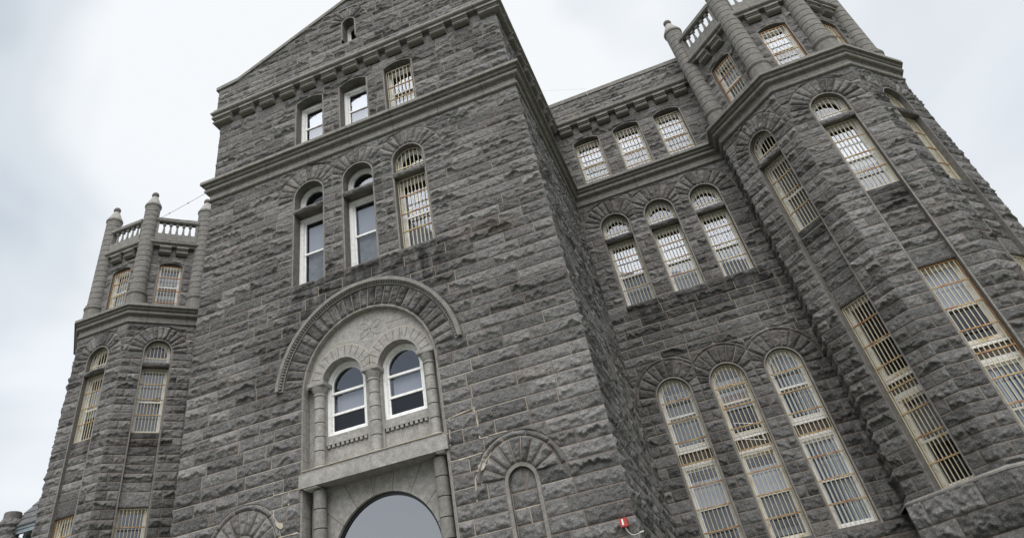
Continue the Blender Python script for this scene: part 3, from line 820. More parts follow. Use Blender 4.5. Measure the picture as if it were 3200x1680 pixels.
for i, o in enumerate(mid_f): upper_pair(FR, o, i == 2, 100+i, pos[i]+' of the block front', blind_or_reflection=['shade', 'shade', 'block'][i], rust=0, zrev=12.17)
for i, o in enumerate(top_f): top_window(FR, o, i == 2, pos[i]+' of the block front', blind_or_reflection=['shade', 'shade', 'low'][i], bars=(18.78, 18.2), cross='cross_bar')
for i, o in enumerate(mid_w): upper_pair(WG, o, True, 110+i, pos[i]+' of the recessed wing', blind_or_reflection=['block', 'block', 'block'][i], zrev=12.17, gd=-.22, fd=.34)
for i, o in enumerate(top_w): top_window(WG, o, True, pos[i]+' of the recessed wing', blind_or_reflection='block', gd=-.20, fd=.32)

def spandrel_band(F, c, hw, z0, z1, fd, par, m='dark_panel'):
    mb = MB(); n = 6
    mb.box(F, c-hw, c+hw, z0, z1, -fd-.14, -fd-.07, m)
    for i in range(n): u = c-hw+2*hw*(i+.5)/n; pass
    mb.box(F, c-hw, c+hw, z1, z1+.07, -fd-.13, -fd-.01, 'white_paint'); mb.box(F, c-hw, c+hw, z0-.09, z0, -fd-.13, -fd-.01, 'white_paint')
    mb.build('spandrel_panel', par)
def tall_window(F, o, where, fd=.22, gd=-.12, blinds_or_reflections=('block', 'full'), bars=None, zb=4.60, deco=None, rust=0, mrail=(8.36, 5.78), jamb=None, extra_rails=()):
    """two-storey barred window: upper sashes, dark spandrel band, lower sashes, one grille"""
    up = Opening(o.c, o.hw, 7.38, o.zs, o.head)
    lab = 'two-storey barred window '+where
    w = sash_window(F, o.c, o.hw, 7.38, o.zs, fd, shape=up, rails=sorted([mrail[0], *extra_rails]), blind_or_reflection=blinds_or_reflections[0], frame_w=.06, label=lab, glass_m=('glass_bright', 'glass'), split=8.2 if blinds_or_reflections[0] != 'block' else None, mat=jamb or 'white_paint')
    lo = sash_window(F, o.c, o.hw, zb, 6.90, fd, rails=[mrail[1]], blind_or_reflection=blinds_or_reflections[1], frame_w=.06, name='lower_sash', glass_m=('glass_bright', 'glass'), mat=jamb or 'white_paint')
    lo.parent = root; lo['label'] = 'lower sashes of the '+lab; lo.name = 'window'
    spandrel_band(F, o.c, o.hw, 7.0, 7.30, fd, w)
    grille(F, o, zb, o.zs-.01, bars or [8.79, 8.19, 7.59, 6.98, 6.37, 5.77, 5.18], gd, w, arch=o.head == 'arch', rust=rust, nb=8)
    return w
for i, o in enumerate(low_w):
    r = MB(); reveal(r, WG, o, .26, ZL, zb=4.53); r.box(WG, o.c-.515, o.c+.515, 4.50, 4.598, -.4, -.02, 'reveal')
    w = tall_window(WG, o, pos[i]+' of the recessed wing', blinds_or_reflections=[('block', 'shadehi'), ('half', 'shadehi'), ('vert', 'vert')][i], extra_rails=(8.83,), jamb='white_paint_rusty' if i == 1 else None)
    r.build('surround', w)
    m = Masonry(WG, 130+i, .04); zr = m.rows(4.30, 4.53); 
    d = MB(); c = o.c
    if i < 1: d.box(WG, c-.40, c-.27, 8.95, 9.15, -.42, -.40, 'yellow')
    if i == 1:
        d.box(WG, c-.36, c+.36, 8.90, 8.95, -.42, -.36, 'yellow')
        d.box(WG, c-.36, c+.40, 8.40, 8.62, -.40, -.37, 'brown_wood')
    if i == 2: d.box(WG, c-.36, c-.12, 8.95, 9.2, -.42, -.40, 'yellow')
    d.build('window_contents', w)
    if i == 1:
        d = MB()
        sh = [(c-.33, 7.78), (c+.28, 7.62), (c+.36, 7.12), (c-.25, 7.28)]; si = [(c-.31, 7.765), (c+.265, 7.60), (c+.34, 7.14), (c-.235, 7.295)]
        d.ring(WG, sh, si, -.20, -.185, 'white_paint'); d.build('loose_screen_frame', w, label='white screen frame hanging askew behind the bars')
# slits in the side wall
for o in slits:
    r = MB(); reveal(r, SD, o, .3, ZL, zb=6.38)
    w = sash_window(SD, o.c, o.hw, 6.38, 9.30, .28, shape=Opening(o.c, .26, 6.38, 9.30, 'arch'), rails=[7.9], blind_or_reflection='none', frame_w=.05, label='narrow arched slit window in the side wall')
    r.build('surround', w)
# gable window
o = gop[0]; r = MB(); reveal(r, GF, o, .42, ZU, zb=21.96)
w = sash_window(GF, 0, .25, 21.96, 22.86, .40, shape=Opening(0, .25, 21.96, 22.86, 'arch'), blind_or_reflection='none', frame_w=.05, label='small arched window in the gable')
r.build('surround', w)

# ------------------------------------------------------------------ towers
BASEZ = 4.68
def column_mesh():
    mb = MB(); P = [(.30, 17.3), (.385, 17.36), (.385, 17.88), (.36, 17.90), (.37, 17.93), (.415, 17.97), (.425, 18.02), (.41, 18.07), (.365, 18.09), (.36, 18.11), (.375, 18.13), (.375, 18.16), (.345, 18.19)]
    M_ = ['smooth']*(len(P)-1); z = 18.19; r = .333
    while z < 22.42:
        P += [(r, z+.010), (r, z+.262)]; M_ += ['joint_dark', 'smooth']; z += .276
        P += [(r-.02, z-.006), (r-.02, z+.004)]; M_ += ['joint_dark', 'joint_dark']
    P += [(.335, 22.50), (.335, 22.62), (.372, 22.66), (.375, 22.74), (.35, 22.77), (.35, 22.775)]; M_ += ['smooth']*6
    mb.lathe(P, 'smooth', 28, mats=M_); me = mb.mesh('column', True, 40)
    mb = MB(); F_ = [(.352, 22.76), (.345, 22.80), (.25, 23.0), (.165, 23.2), (.145, 23.27), (.10, 23.275)]
    ball = [(.165*math.sin(t), 23.40-.165*math.cos(t)) for t in np.linspace(.55, math.pi, 12)]
    mb.lathe(F_+ball, 'smooth', 24, mats=['portal']*5+['reveal']*12); return me, mb.mesh('finial', True, 40)
COLM, FINM = column_mesh()
def baluster_mesh():
    mb = MB(); F = Frame((0, 0), U=(1, 0))
    def sq(w, z0, z1): mb.box(F, -w, w, z0, z1, -w, w, 'smooth')
    sq(.062, 21.70, 21.80); sq(.066, 21.66, 21.70)
    mb.lathe([(.045, 21.66), (.052, 21.64), (.036, 21.60), (.036, 21.55), (.050, 21.40), (.062, 21.28), (.068, 21.22)], 'smooth', 10)
    sq(.07, 21.16, 21.23); return mb.mesh('baluster', True, 40)
BALM = baluster_mesh()
def tower(sg):
    V = [(T0, TY0), (T1, TY), (T2, TY), (T3, TY0)]; d = .29; k = .41421*d
    I = [(T0+d, TY0+k), (T1+k, TY+d), (T2-k, TY+d), (T3-d, TY0+k)]      # recessed top storey
    side = 'right' if sg > 0 else 'left'
    m = lambda P: (sg*P[0], P[1])
    def fr(P, Q):
        P, Q = m(P), m(Q); return Frame(P, Q) if sg > 0 else Frame(Q, P)
    full = [(0, 1), (1, 2), (2, 3)]
    for n, (i, j) in enumerate(full):
        nm = ['inner', 'front', 'outer'][n]
        F = fr(V[i], V[j]); W = F.W; c = W/2
        coarse = (sg < 0 and n == 2)
        res = .06 if coarse else (.026 if sg > 0 else .032)
        o = Opening(c, HW2, BASEZ, 15.35, 'arch', ring=1.14, zsw=4.53+CH*35)
        zl = [z for z in ZL if z > BASEZ+.1]; zl = [BASEZ]+zl
        ms = Masonry(F, 200+n*7+(50 if sg < 0 else 0), res, amp=1.08, stain=lambda u, z, c=c: .75*blot(u, z, c-.9, c+.9, 11.4, 12.3, .3)+.3*blot(u, z, -1, 4, 4, 9, .5), pale=lambda u, z: .12)
        ms.courses(zl, 0, W, [o], cl=True, cr=True, wmin=.5, wmax=1.)
        arch_ring(ms, o, HW2+.045, 1.14, 13, 0, W, ztop=ZSB)
        wall = ms.build('tower_wall')
        # plinth of larger blocks below the ledge
        Fp = F.off(.16); e = .16*.41421
        ml = Masonry(Fp, 300+n, .04, amp=2.1); ml.courses([0, .6, 1.2, 1.8, 2.4, 3.0, 3.55, 4.08, 4.62], -e, W+e, cl=True, cr=True, wmin=.8, wmax=1.5)
        ml.build('tower_plinth')
        # openings
        r = MB(); reveal(r, F, o, .36, zl, zb=BASEZ)
        where = 'on the %s face of the %s tower' % (nm, side)
        w = upper_pair(F, o, True, 400+n+(20 if sg < 0 else 0), where, sill=False, gd=-.2, fd=.30, lines=zl, zrev=12.17, blind_or_reflection=['full', 'half', 'top'][n])
        r.build('surround', w)
        # sill and recessed spandrel stones, then the lower window
        s_ = Masonry(F.off(-.13), 430+n+(20 if sg < 0 else 0), res, stain=lambda u, z: .75*blot(u, z, -9, 9, 11.2, 12.4, .3), pale=lambda u, z: .3)
        zz = [10.07]+[z for z in ZL if 10.2 < z < 11.95]+[12.165]
        for q in range(len(zz)-1):
            zr = s_.rows(zz[q], zz[q+1]); A = np.full(zr.shape, c-HW2); B = np.full(zr.shape, c+HW2)
            s_.stone(zr, A, B, zz[q], zz[q+1], flat=.05 if q == len(zz)-2 else None)
        zr = s_.rows(9.56, 10.07); s_.stone(zr, np.full(zr.shape, c-HW2), np.full(zr.shape, c+HW2), 9.56, 10.07, flat=.05)
        s_.extra.box(F, c-HW2, c+HW2, 9.56, 9.60, -.5, -.14, 'reveal'); s_.extra.box(F, c-HW2, c+HW2, 12.1, 12.168, -.5, -.14, 'reveal')
        s_.build('spandrel_stones')
        lo = Opening(c, HW2, BASEZ, 9.55, 'flat')
        jm = 'white_paint_rusty' if n < 2 else None
        tall_window(F, lo, where, fd=.30, gd=-.2, blinds_or_reflections=[('none', 'dim'), ('top', 'vert'), ('top', 'full')][n], zb=BASEZ+.01, mrail=(8.36, 5.8), bars=[8.94, 8.34, 7.73, 7.13, 6.50, 5.90, 5.29, 4.72], jamb=jm, rust=1 if n == 1 else 0)
        # recessed top storey
        Fu = fr(I[i], I[j]); Wu = Fu.W; cu = Wu/2
        ou = Opening(cu, HW3-.03, ZS-.2, 19.61, 'seg', .15)
        mu = Masonry(Fu, 500+n+(20 if sg < 0 else 0), res, pale=lambda u, z: .1)
        mu.courses(ZU, 0, Wu, [ou], cl=True, cr=True, wmin=.4, wmax=.8)
        cs = [cu-.36, cu+.36]
        stub_stones(mu, Fu, cs, .48, 20.08, 20.5, 0, Wu)
        mu.build('tower_upper_wall')
        top_window(Fu, ou, True, where, fd=.18, gd=-.09, blind_or_reflection='block', rust=1, cross='rust_bar' if n != 1 else 'cross_bar')
        for q in cs:
            p = Fu(q, 0, 0); put(cm_w, 'corbel', (p[0], p[1], 0), Fu.ang())
        # parapet with balusters
        b = MB(); x0, x1 = .28, Wu-.28; p0, p1 = cu-.80, cu+.80
        b.box(Fu, x0, x1, 20.85, 21.165, .0, .22, 'smooth')
        b.box(Fu, x0, p0, 21.165, 21.80, .02, .21, 'smooth'); b.box(Fu, p1, x1, 21.165, 21.80, .02, .21, 'smooth')
        b.box(Fu, x0, x1, 21.80, 21.84, .0, .235, 'smooth'); b.box(Fu, x0, x1, 21.84, 21.97, -.03, .27, 'smooth'); b.box(Fu, x0, x1, 21.97, 22.01, -.01, .25, 'smooth')
        pr = b.build('balustrade', label='granite balustrade on the %s face of the %s tower' % (nm, side))
        for q in range(5):
            p = Fu(cu+(q-2)*.283, 0, .11); put(BALM, 'baluster', (p[0], p[1], 0), Fu.ang(), pr)
    # tower cornice roll, return wall, ledge
    pth = [(T0+d, DY), I[0], I[1], I[2], I[3], (T3-d, 11)]
    pth = [m(p) for p in pth]; pth = pth if sg > 0 else pth[::-1]
    moulding('tower_cornice', pth, [(p if p < .2 else p, z) for p, z in COR[2:]], every=1.3)
    lp = [m(p) for p in [(T0, DY)]+V+[(T3, 11)]]; lp = lp if sg > 0 else lp[::-1]
    moulding('tower_ledge', lp, [(-.05, 4.72), (.06, 4.70), (.18, 4.64), (.18, 4.60), (0, 4.60)], every=1.2, mat='smooth')
    Fr = fr((T0, DY+.12), (T0, TY0)); ms = Masonry(Fr, 600+(sg < 0), .035); cl, cr = (False, True) if sg > 0 else (True, False)
    ms.courses([0]+[z for z in ZL if z > .2], 0, Fr.W, cl=cl, cr=cr); ms.build('tower_return_wall')
    Fr = fr((T0+d, DY), I[0]); ms = Masonry(Fr, 610, .04); ms.courses(ZU+[20.5], 0, Fr.W, cl=cl, cr=cr); ms.build('tower_return_wall')
    Fr = fr((T3, TY0), (T3, 11)); ms = Masonry(Fr, 620, .07); ms.courses(ZL+[17.3], 0, Fr.W, cl=True, cr=True); ms.build('tower_return_wall')
    Fr = fr((T3-d, TY0+k), (T3-d, 11)); ms = Masonry(Fr, 630, .07); ms.courses(ZU+[20.5], 0, Fr.W); ms.build('tower_return_wall')
    for n, P in enumerate(I):
        p = m(P); c = put(COLM, 'column', (p[0], p[1], 0), 0); put(FINM, 'finial', (0, 0, 0), 0, c)
tower(1); tower(-1)

# ------------------------------------------------------------------ portal
def arc(c, zc, r, a0, a1, n): return [(c+r*math.cos(a0+(a1-a0)*i/n), zc+r*math.sin(a0+(a1-a0)*i/n)) for i in range(n+1)]
def portal_build():
    F = FR; ZC = 8.9; REC = .34
    r = MB(); reveal(r, F, portal, REC+.02, [z for z in ZL if abs(z-6.8) > .2], zb=0, mat='portal', front='smooth'); r.build('portal_surround')
    # hood mould with a zigzag band
    h = MB(); t0 = math.asin((9.15-ZC)/2.64)
    n = 60
    h.ring(F, arc(0, ZC, 2.64, math.pi-t0, t0, n), arc(0, ZC, 2.545, math.pi-t0, t0, n), -.01, .135, 'smooth', closed=False)
    h.ring(F, arc(0, ZC, 2.548, math.pi-t0, t0, n), arc(0, ZC, 2.445, math.pi-t0, t0, n), -.01, .045, 'smooth', closed=False)
    nz = 96
    for k in range(nz):
        a0 = t0+.02+(math.pi-2*t0-.04)*k/nz; a1 = t0+.02+(math.pi-2*t0-.04)*(k+1)/nz; am = (a0+a1)/2
        P = lambda r_, a_, hh: F(r_*math.cos(a_), ZC+r_*math.sin(a_), hh)
        pts = [P(2.548, a0, .045), P(2.548, a1, .045), P(2.465, am, .045), P(2.548, a0, .115), P(2.548, a1, .115), P(2.465, am, .07)]
        h.poly([pts[3], pts[4], pts[5]], 'smooth'); h.poly([pts[0], pts[3], pts[5], pts[2]], 'smooth'); h.poly([pts[1], pts[4], pts[5], pts[2]], 'smooth')
    h.build('hood_mould', label='round granite hood mould with a zigzag band over the entrance')
    # tympanum with two sub-arches
    t = MB(); yt = -.15; cs = (-.80, .80); hr = .58; zsp = 9.07; y0 = -REC-.3
    N = 64
    # wall pieces above the sub arches: column strips between lower arches and the big arch
    xs = sorted(set([round(-1.84+3.68*i/N, 4) for i in range(N+1)]+[c+s*hr for c in cs for s in (-1, 1)]))
    def low(x):
        for c in cs:
            if abs(x-c) < hr-1e-6: return zsp+math.sqrt(hr*hr-(x-c)**2)
        return zsp
    def low2(x, eps): return low(x+eps)
    for i in range(len(xs)-1):
        a, b = xs[i], xs[i+1]; e = 1e-4
        ta, tb = ZC+math.sqrt(max(1.84**2-a*a, 0)), ZC+math.sqrt(max(1.84**2-b*b, 0))
        t.poly([F(a, low(a+e), yt), F(b, low(b-e), yt), F(b, max(tb, low(b-e)), yt), F(a, max(ta, low(a+e)), yt)], 'portal')
    for c in cs:
        arcp = arc(c, zsp, hr, math.pi, 0, 26)
        for i in range(26):
            mt = 'mortar' if i % 3 == 2 else 'portal'
            p, q = arcp[i], arcp[i+1]
            qm = (p[0]+(q[0]-p[0])*.9, p[1]+(q[1]-p[1])*.9)
            t.poly([F(*p, yt), F(*(qm if i % 3 == 2 else q), yt), F(*(qm if i % 3 == 2 else q), y0), F(*p, y0)], 'portal')
            if i % 3 == 2: t.poly([F(*qm, yt), F(*q, yt), F(*q, y0), F(*qm, y0)], 'mortar')
        cq = lambda L_: [(min(p[0], -.001) if c < 0 else max(p[0], .001), p[1]) for p in L_]
        t.ring(F, cq(arc(c, zsp, .925, math.pi, 0, 40)), cq(arc(c, zsp, .63, math.pi, 0, 40)), yt-.01, yt+.004, 'mortar', closed=False)
        # voussoirs standing a few millimetres proud, with a roll at the edge
        for k in range(13):
            a0, a1 = math.pi*k/13+.012, math.pi*(k+1)/13-.012
            clipx = lambda p: (min(p[0], -.012) if c < 0 else max(p[0], .012), p[1])
            o_ = [clipx(q) for q in arc(c, zsp, .92, a0, a1, 4)]; i_ = [clipx(q) for q in arc(c, zsp, .635, a0, a1, 4)]
            t.ring(F, o_, i_, yt-.01, yt+.014, 'portal', closed=False)
        t.ring(F, arc(c, zsp, .632, math.pi, 0, 26), arc(c, zsp, .58, math.pi, 0, 26), yt-.01, yt+.03, 'portal', closed=False)
        t.ring(F, arc(c, zsp, .93, math.pi, 0, 26) if False else [(min(p[0], 0) if c < 0 else max(p[0], 0), p[1]) for p in arc(c, zsp, .945, math.pi-.0, 0, 26)], [(min(p[0], 0) if c < 0 else max(p[0], 0), p[1]) for p in arc(c, zsp, .92, math.pi, 0, 26)], yt-.01, yt+.006, 'mortar_pale', closed=False)
    # joints of the ashlar above
    for x in (-.36, .52): t.box(F, x-.006, x+.006, 9.95, 10.62, yt, yt+.005, 'mortar_pale')
    t.box(F, -1.2, -.36, 10.02, 10.03, yt, yt+.005, 'mortar_pale'); t.box(F, .52, 1.2, 10.22, 10.23, yt, yt+.005, 'mortar')
    # carved rosette: raised petals round a dark socket
    cx, cz = .07, 10.22
    for k in range(6):
        a = math.pi/2+k*math.pi/3; L, wd = .30, .085
        P = []
        for q in range(13):
            tt = 2*math.pi*q/13; rr = .06+L/2+L/2*math.cos(tt); ss = wd*math.sin(tt)
            P.append((cx+rr*math.cos(a)-ss*math.sin(a), cz+rr*math.sin(a)+ss*math.cos(a)))
        Q = [(cx+(p[0]-cx)*.9+.1*(math.cos(a)*.2), cz+(p[1]-cz)*.9+.1*(math.sin(a)*.2)) for p in P]
        t.ring(F, P, Q, yt-.005, yt+.009, 'portal')
    t.box(F, cx-.022, cx+.022, cz-.022, cz+.022, yt, yt+.006, 'brown_wood')
    t.build('tympanum', label='smooth pale granite tympanum with a carved rosette')
    # piers behind the colonettes, panels under the windows
    p = MB()
    for a, b in ((-1.84, -1.38), (-.22, .22), (1.38, 1.84)):
        p.box(F, a, b, 7.05, zsp, y0, -REC+.04, 'portal')
    for c in cs:
        p.box(F, c-hr, c+hr, 7.0, 7.52, y0, -.36, 'portal'); p.box(F, c-hr, c+hr, 7.60, 7.80, y0, -.30, 'portal')
        p.box(F, c-hr, c+hr, 7.52, 7.60, y0, -.37, 'reveal')
        for k in range(9): u = c-hr+.075+k*.127; p.box(F, u-.036, u+.036, 7.53, 7.60, -.38, -.305, 'portal')
    p.build('portal_panels')
    for x in (-1.50, .04, 1.58):
        cl = MB(); rr = .135
        P = [(rr+.03, 7.04), (rr+.03, 7.10), (rr, 7.13)]; M_ = ['portal']*2; z = 7.13
        while z < 8.6: P += [(rr, z+.008), (rr, z+.326), (rr-.012, z+.334)]; M_ += ['joint_dark', 'portal', 'joint_dark']; z += .34
        P += [(rr, 8.80), (rr+.025, 8.82), (rr+.025, 8.85), (rr+.005, 8.87), (rr+.035, 8.93), (rr+.075, 9.01), (rr+.085, 9.05)]; M_ += ['portal']*7
        cl.lathe([(r_, z_) for r_, z_ in P], 'portal', 20, c=(x, .22), mats=M_)
        o_ = cl.build('colonette', smooth=True)
        cp = MB(); cp.box(F, x-.235, x+.235, 9.045, 9.14, -.5, .0, 'portal'); 
        for k in range(9):
            u = x-.208+k*.052; cp.poly([F(u-.024, 9.055, .003), F(u+.024, 9.055, .003), F(u, 9.125, .014)], 'portal')
        cp.build('capital', o_)
    # windows
    for i, c in enumerate(cs):
        cc = c; sh = Opening(cc, .575, 7.80, 9.07, 'arch')
        w = sash_window(F, cc, .575, 7.80, 9.07, .40, shape=sh, rails=[8.36, 8.90], blind_or_reflection='none', frame_w=.075, label=('left' if c < 0 else 'right')+' round-headed sash window under the tympanum', glass_m=('glass_bright', 'screen_glass'), split=8.2)
        b = MB(); b.box(F, cc-.38, cc+.46, 8.38, 8.86, -.60, -.58, 'shade'); b.box(F, cc-.44, cc+.44, 7.9, 8.9, -.9, -.88, 'room_grey'); b.build('blind', w)  # pale panel paints a grey reflection into the middle sash; room backing behind
    # beam
    b = MB()
    b.box(F, -1.91, 0-.004, 6.65, 6.955, -.62, .07, 'portal'); b.box(F, .004, 1.91, 6.65, 6.955, -.62, .07, 'portal'); b.box(F, -1.9, 1.9, 6.66, 6.95, -.6, .06, 'mortar_pale')
    b.box(F, -1.84, 1.84, 6.955, 7.04, -.6, -.01, 'portal'); b.box(F, -1.86, 1.80, 7.04, 7.055, -.6, .02, 'mortar_pale')
    b.box(F, -1.80, -1.45, 6.625, 6.65, -.3, .02, 'label_white'); b.box(F, 1.6, 1.80, 6.625, 6.65, -.3, .02, 'label_white')
    b.build('portal_beam', label='long pale granite beam across the entrance')
    # door arch
    dr = MB(); R0, zc = 1.35, 4.90; yd = -.40; cx0 = .03
    for k in range(9):
        a0, a1 = math.pi*(k/9)+.006, math.pi*((k+1)/9)-.006
        inn = arc(cx0, zc, R0, a0, a1, 6)
        # wedge outwards to the rectangle
        out = []
        for i in range(7):
            a = a0+(a1-a0)*i/6; dx, dz = math.cos(a), math.sin(a)
            s1 = (6.66-zc)/dz if dz > 1e-3 else 1e9; s2 = 1.84/abs(dx) if abs(dx) > 1e-3 else 1e9
            s_ = min(s1, s2); out.append((cx0+dx*s_, zc+dz*s_))
        dr.ring(F, out, inn, yd-.3, yd, 'portal', closed=False)
    dr.ring(F, [(min(max(cx0+2.4*math.cos(a), -1.84), 1.84), min(zc+2.4*math.sin(a), 6.66)) for a in np.linspace(math.pi, 0, 33)], arc(cx0, zc, R0+.01, math.pi, 0, 32), yd-.3, yd-.006, 'mortar', closed=False)
    for sg in (-1, 1):
        xs_ = sorted((sg*1.84, cx0+sg*R0)); zz = 0
        while zz < zc-.05:
            z2 = min(zz+.62, zc); dr.box(F, xs_[0], xs_[1], zz+.004, z2-.004, yd-.3, yd, 'portal'); zz += .62
        dr.box(F, xs_[0]+.004, xs_[1]-.004, 0, zc, yd-.3, yd-.006, 'mortar')
    dr.build('door_arch')
    for x in (-1.50, 1.58):
        cl = MB(); P = [(.155, 0)]; M_ = []; z = 0
        while z < 6.5: P += [(.155, z+.008), (.155, min(z+.396, 6.66)), (.143, min(z+.406, 6.66))]; M_ += ['joint_dark', 'smooth', 'joint_dark']; z += .412
        cl.lathe(P, 'smooth', 20, c=(x, .22), mats=M_); cl.build('porch_column', smooth=True)
    d = MB(); sh = Opening(cx0, R0, 0, zc, 'arch'); 
    d.ring(F, sh.outline(0, 0, 40), sh.outline(.06, 0, 40), -.56, -.50, 'door_rim'); dw = d.build('entrance_door', label='dark rimmed entrance filled with one arched sheet of mirror glass')
    g = MB(); g.poly([F(u, z, -.54) for u, z in sh.outline(.05, 0, 40)], 'door_glass'); g.build('pane', dw)
    g = MB(); g.poly([F(u, z, -.60) for u, z in sh.outline(.05, 0, 40)], 'dark_room'); g.build('backing', dw)
    # smeared pale mortar where the joints were repaired
    rg = random.Random(9)
    for path in ([(2.62, 7.37), (2.66, 7.0), (2.66, 6.68), (2.83, 6.68), (2.87, 6.38), (2.82, 6.28), (2.62, 6.13), (2.42, 5.9), (2.385, 5.45)],
                 [(2.66, 7.38), (2.0, 7.30)], [(2.66, 6.38), (2.1, 6.36)], [(2.0, 7.31), (1.95, 6.7)], [(2.87, 6.69), (3.3, 6.69)],
                 [(-2.62, 7.0), (-2.62, 6.69), (-2.2, 6.69), (-2.2, 6.38)], [(-2.6, 6.38), (-2.6, 6.07), (-2.42, 6.0), (-2.27, 5.8)], [(-2.2, 6.69), (-1.95, 6.69)], [(-2.45, 5.765), (-1.95, 5.765)]):
        mr_ = MB()
        for i in range(len(path)-1):
            p, q = path[i], path[i+1]; n = max(2, int(math.dist(p, q)/.09)); dx, dz = (q[0]-p[0])/math.dist(p, q), (q[1]-p[1])/math.dist(p, q); w0 = .016
            for k in range(n):
                a = (p[0]+(q[0]-p[0])*k/n, p[1]+(q[1]-p[1])*k/n); b = (p[0]+(q[0]-p[0])*(k+1)/n, p[1]+(q[1]-p[1])*(k+1)/n); w1 = rg.uniform(.011, .026)
                lo_ = [F(a[0]-dz*w0, a[1]+dx*w0, -.01), F(b[0]-dz*w1, b[1]+dx*w1, -.01), F(b[0]+dz*w1, b[1]-dx*w1, -.01), F(a[0]+dz*w0, a[1]-dx*w0, -.01)]
                hi_ = [F(a[0]-dz*w0*.7, a[1]+dx*w0*.7, .017), F(b[0]-dz*w1*.7, b[1]+dx*w1*.7, .017), F(b[0]+dz*w1*.7, b[1]-dx*w1*.7, .017), F(a[0]+dz*w0*.7, a[1]-dx*w0*.7, .017)]
                mr_.hexa(lo_+hi_, 'mortar_pale'); w0 = w1
        mr_.build('mortar_repair')
    for cx_, cz_ in ((2.62, 6.1), (-2.42, 6.02)):
        mr_ = MB()
        P = [(cx_+.13*rg.uniform(.6, 1.3)*math.cos(t), cz_+.075*rg.uniform(.6, 1.3)*math.sin(t)+.5*.1*math.cos(t)*(1 if cx_ > 0 else -1)) for t in np.linspace(0, 2*math.pi, 12)[:-1]]
        mr_.poly([F(u, z, .045) for u, z in P], 'mortar_pale')
        for i in range(11): a, b = P[i], P[(i+1) % 11]; mr_.poly([F(*a, .045), F(*b, .045), F(*b, -.02), F(*a, -.02)], 'mortar_pale')
        mr_.build('mortar_patch')
    # blind windows
    for o in blindw:
        r = MB(); reveal(r, F, o, .11, ZL, zb=0, front='smooth'); bw = r.build('blind_window', label='blocked arched window filled with stone, %s of the entrance' % ('left' if o.c < 0 else 'right'))
        ms = Masonry(F.off(-.10), 700+int(o.c > 0), .031, pale=lambda u, z: .9 if z < 5.5 else .2, amp=.75)
        ms.courses([z for z in ZL if z < 5.5]+[5.96], lambda z, c=o.c: np.where(np.asarray(z) < 5.62, c-.30, c-np.sqrt(np.maximum(.09-(np.asarray(z)-5.62)**2, 0))), lambda z, c=o.c: np.where(np.asarray(z) < 5.62, c+.30, c+np.sqrt(np.maximum(.09-(np.asarray(z)-5.62)**2, 0))))
        ms.build('infill_stones', bw)
portal_build()

# ------------------------------------------------------------------ other things
# fire alarm box near the block's corner
fa = bpy.data.objects.new('fire_alarm', None); COL.objects.link(fa); fa.location = (5.28, -.1, 4.43)
tag(fa, 'small red alarm box with a white strip on the rock-faced wall beside the block corner', 'alarm box')
F = Frame((0, 0), U=(1, 0)); mb = MB()
mb.box(F, -.068, .068, -.072, .072, 0, .045, 'red'); mb.box(F, -.072, .072, -.076, .076, -.06, 0, 'red'); mb.build('alarm_box', fa, loc=(0, 0, 0))
mb = MB(); mb.box(F, -.028, .003, -.045, .055, .045, .052, 'label_white'); mb.build('strobe_strip', fa, loc=(0, 0, 0))
mb = MB(); pts = []
for i in range(15):
    t = i/14; pts.append((.015+.23*t**1.6, -.0, -.09-.17*math.sin(min(1, t*1.25)*math.pi/2)+.03*t*t))
mb.tube(pts, .0095, 'galv', 8); mb.tube([pts[-1], (pts[-1][0]+.09, 0, pts[-1][2]+.012)], .02, 'galv', 10); mb.build('conduit', fa, smooth=True, loc=(0, -.03, 0))
# overhead wires
def wire(P, Q, sag, label, r=.009, curl=False):
    mb = MB(); P, Q = Vector(P), Vector(Q); pts = []
    for i in range(25):
        t = i/24; p = P.lerp(Q, t); p.z -= sag*4*t*(1-t); pts.append(p)
    mb.tube(pts, r, 'wire_black', 5)
    for i in (range(3, 22, 4) if sag > 0 else []): mb.box(Frame((0, 0), U=(1, 0)), pts[i].x-.02, pts[i].x+.02, pts[i].z-.02, pts[i].z+.02, -pts[i].y-.02, -pts[i].y+.02, 'wire_black')
    o = mb.build('overhead_wire', None, label=label); o['category'] = 'wire'; o['group'] = 'overhead wires'
wire((-13.0, 5.1, 21.9), (-5.6, 3.5, 21.6), .12, 'thin wire rising steeply from left tower balustrade to the gabled block')
wire((-12.9, 5.1, 21.95), (-5.6, 7.4, 20.3), .10, 'thin level wire just above the left tower balustrade rail')
wire((5.55, 7.0, 22.68), (7.45, 7.0, 21.82), .0, 'fine wire in the sky between gabled block and right tower', r=.0025)
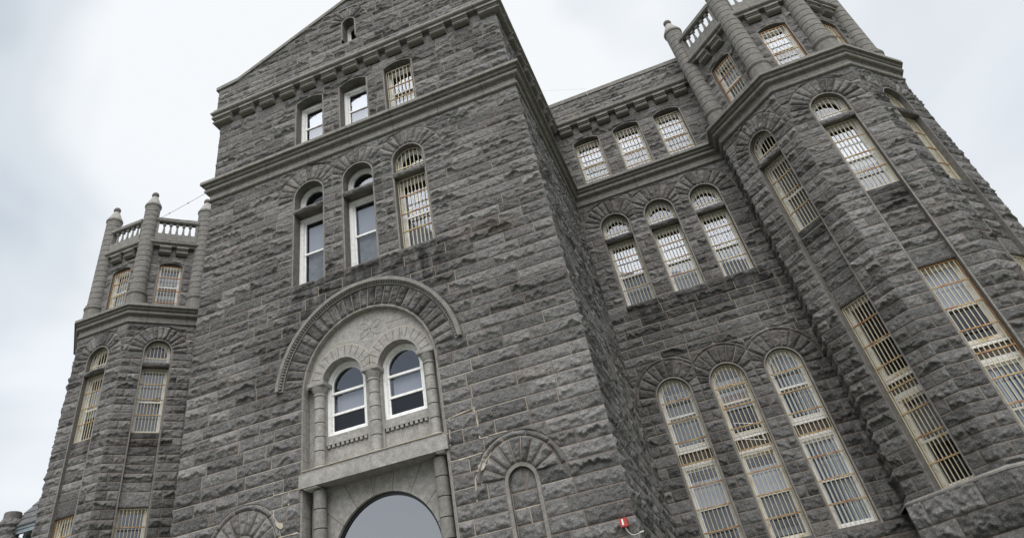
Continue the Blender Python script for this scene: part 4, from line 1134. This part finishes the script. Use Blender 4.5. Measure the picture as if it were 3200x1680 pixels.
# low annex far left, its round pier and slate roof
ann = bpy.data.objects.new('annex', None); COL.objects.link(ann); ann.location = (-19, 8, 0)
tag(ann, 'low stone annex with slate roof and blue-grey gutter behind the left tower', 'building')
AF = Frame((-20.2, 8.2), (-17.4, 8.2))
def tolocal(o): o.parent = ann; o.matrix_parent_inverse = Matrix.Translation((19, -8, 0))
ms = Masonry(AF, 800, .05); ms.courses([0, 2, 4, 6, 8, 8.4, 8.8, 9.2, 9.6, 10.0, 10.45, 10.8, 11.15], 0, 2.8); tolocal(ms.build('annex_wall'))
mb = MB()
Z0, Z1 = 10.78, 13.4
rows_ = 9
for k in range(rows_):
    a, b = k/rows_, (k+1)/rows_; g = lambda t: (7.45+1.75*t, Z0+(Z1-Z0)*t)
    ya, za = g(a); yb, zb_ = g(b); x0a = -20.3+1.3*a; x0b = -20.3+1.3*b
    mb.hexa([(x0a, ya, za-.03), (-17.3, ya, za-.03), (-17.3, yb, zb_-.03), (x0b, yb, zb_-.03), (x0a, ya-.02, za+.03), (-17.3, ya-.02, za+.03), (-17.3, yb, zb_+.004), (x0b, yb, zb_+.004)], 'slate')
tolocal(mb.build('annex_roof'))
mb = MB(); mb.mould([(-20.3, 7.5), (-17.3, 7.5)], [(-.1, 10.78), (.02, 10.78), (.02, 10.66), (-.02, 10.65), (-.02, 10.62), (0, 10.61), (0, 10.50), (-.1, 10.49)], 'gutter_metal'); tolocal(mb.build('gutter'))
mb = MB()
for k in range(6): mb.box(AF, .1+k*.45, .25+k*.45, 10.3, 10.48, 0, .45, 'gutter_metal')
tolocal(mb.build('eaves_brackets'))
pm = Masonry(AF, 810, .05)
mb = MB(); mb.lathe([(.35, 10.93), (.335, 10.95), (.33, 11.36), (.31, 11.38), (0, 11.39)], 'reveal', 26, c=(-20.2, 7.5)); tolocal(mb.build('pier_cap', smooth=True))
prf = []
z = 0.; rg = random.Random(3)
while z < 10.95:
    H = .3 if z > 7 else .9; prf += [(.37, z), (.40+rg.uniform(0, .05), z+H*.3), (.42+rg.uniform(0, .05), z+H*.6), (.37, z+H-.01)]; z += H
mb = MB(); mb.lathe(prf, 'rock', 18, c=(-20.2, 7.5)); mb.v = [(x+rg.uniform(-.03, .03), y+rg.uniform(-.03, .03), z+rg.uniform(-.03, .03)) for x, y, z in mb.v]; tolocal(mb.build('round_pier'))
# ground
def sheet(name, x0, x1, y0, y1, z, mat):
    me = bpy.data.meshes.new(name); me.from_pydata([(x0, y0, z), (x1, y0, z), (x1, y1, z), (x0, y1, z)], [], [(0, 1, 2, 3)]); me.materials.append(MAT[mat])
    o = bpy.data.objects.new(name, me); COL.objects.link(o); o['kind'] = 'structure'; return o
sheet('ground', -1500, 1500, -1500, 1500, 0, 'grass'); sheet('path', -2.5, 2.5, -60, -.05, .004, 'asphalt'); sheet('road', -80, 80, -26, -19, .008, 'asphalt')
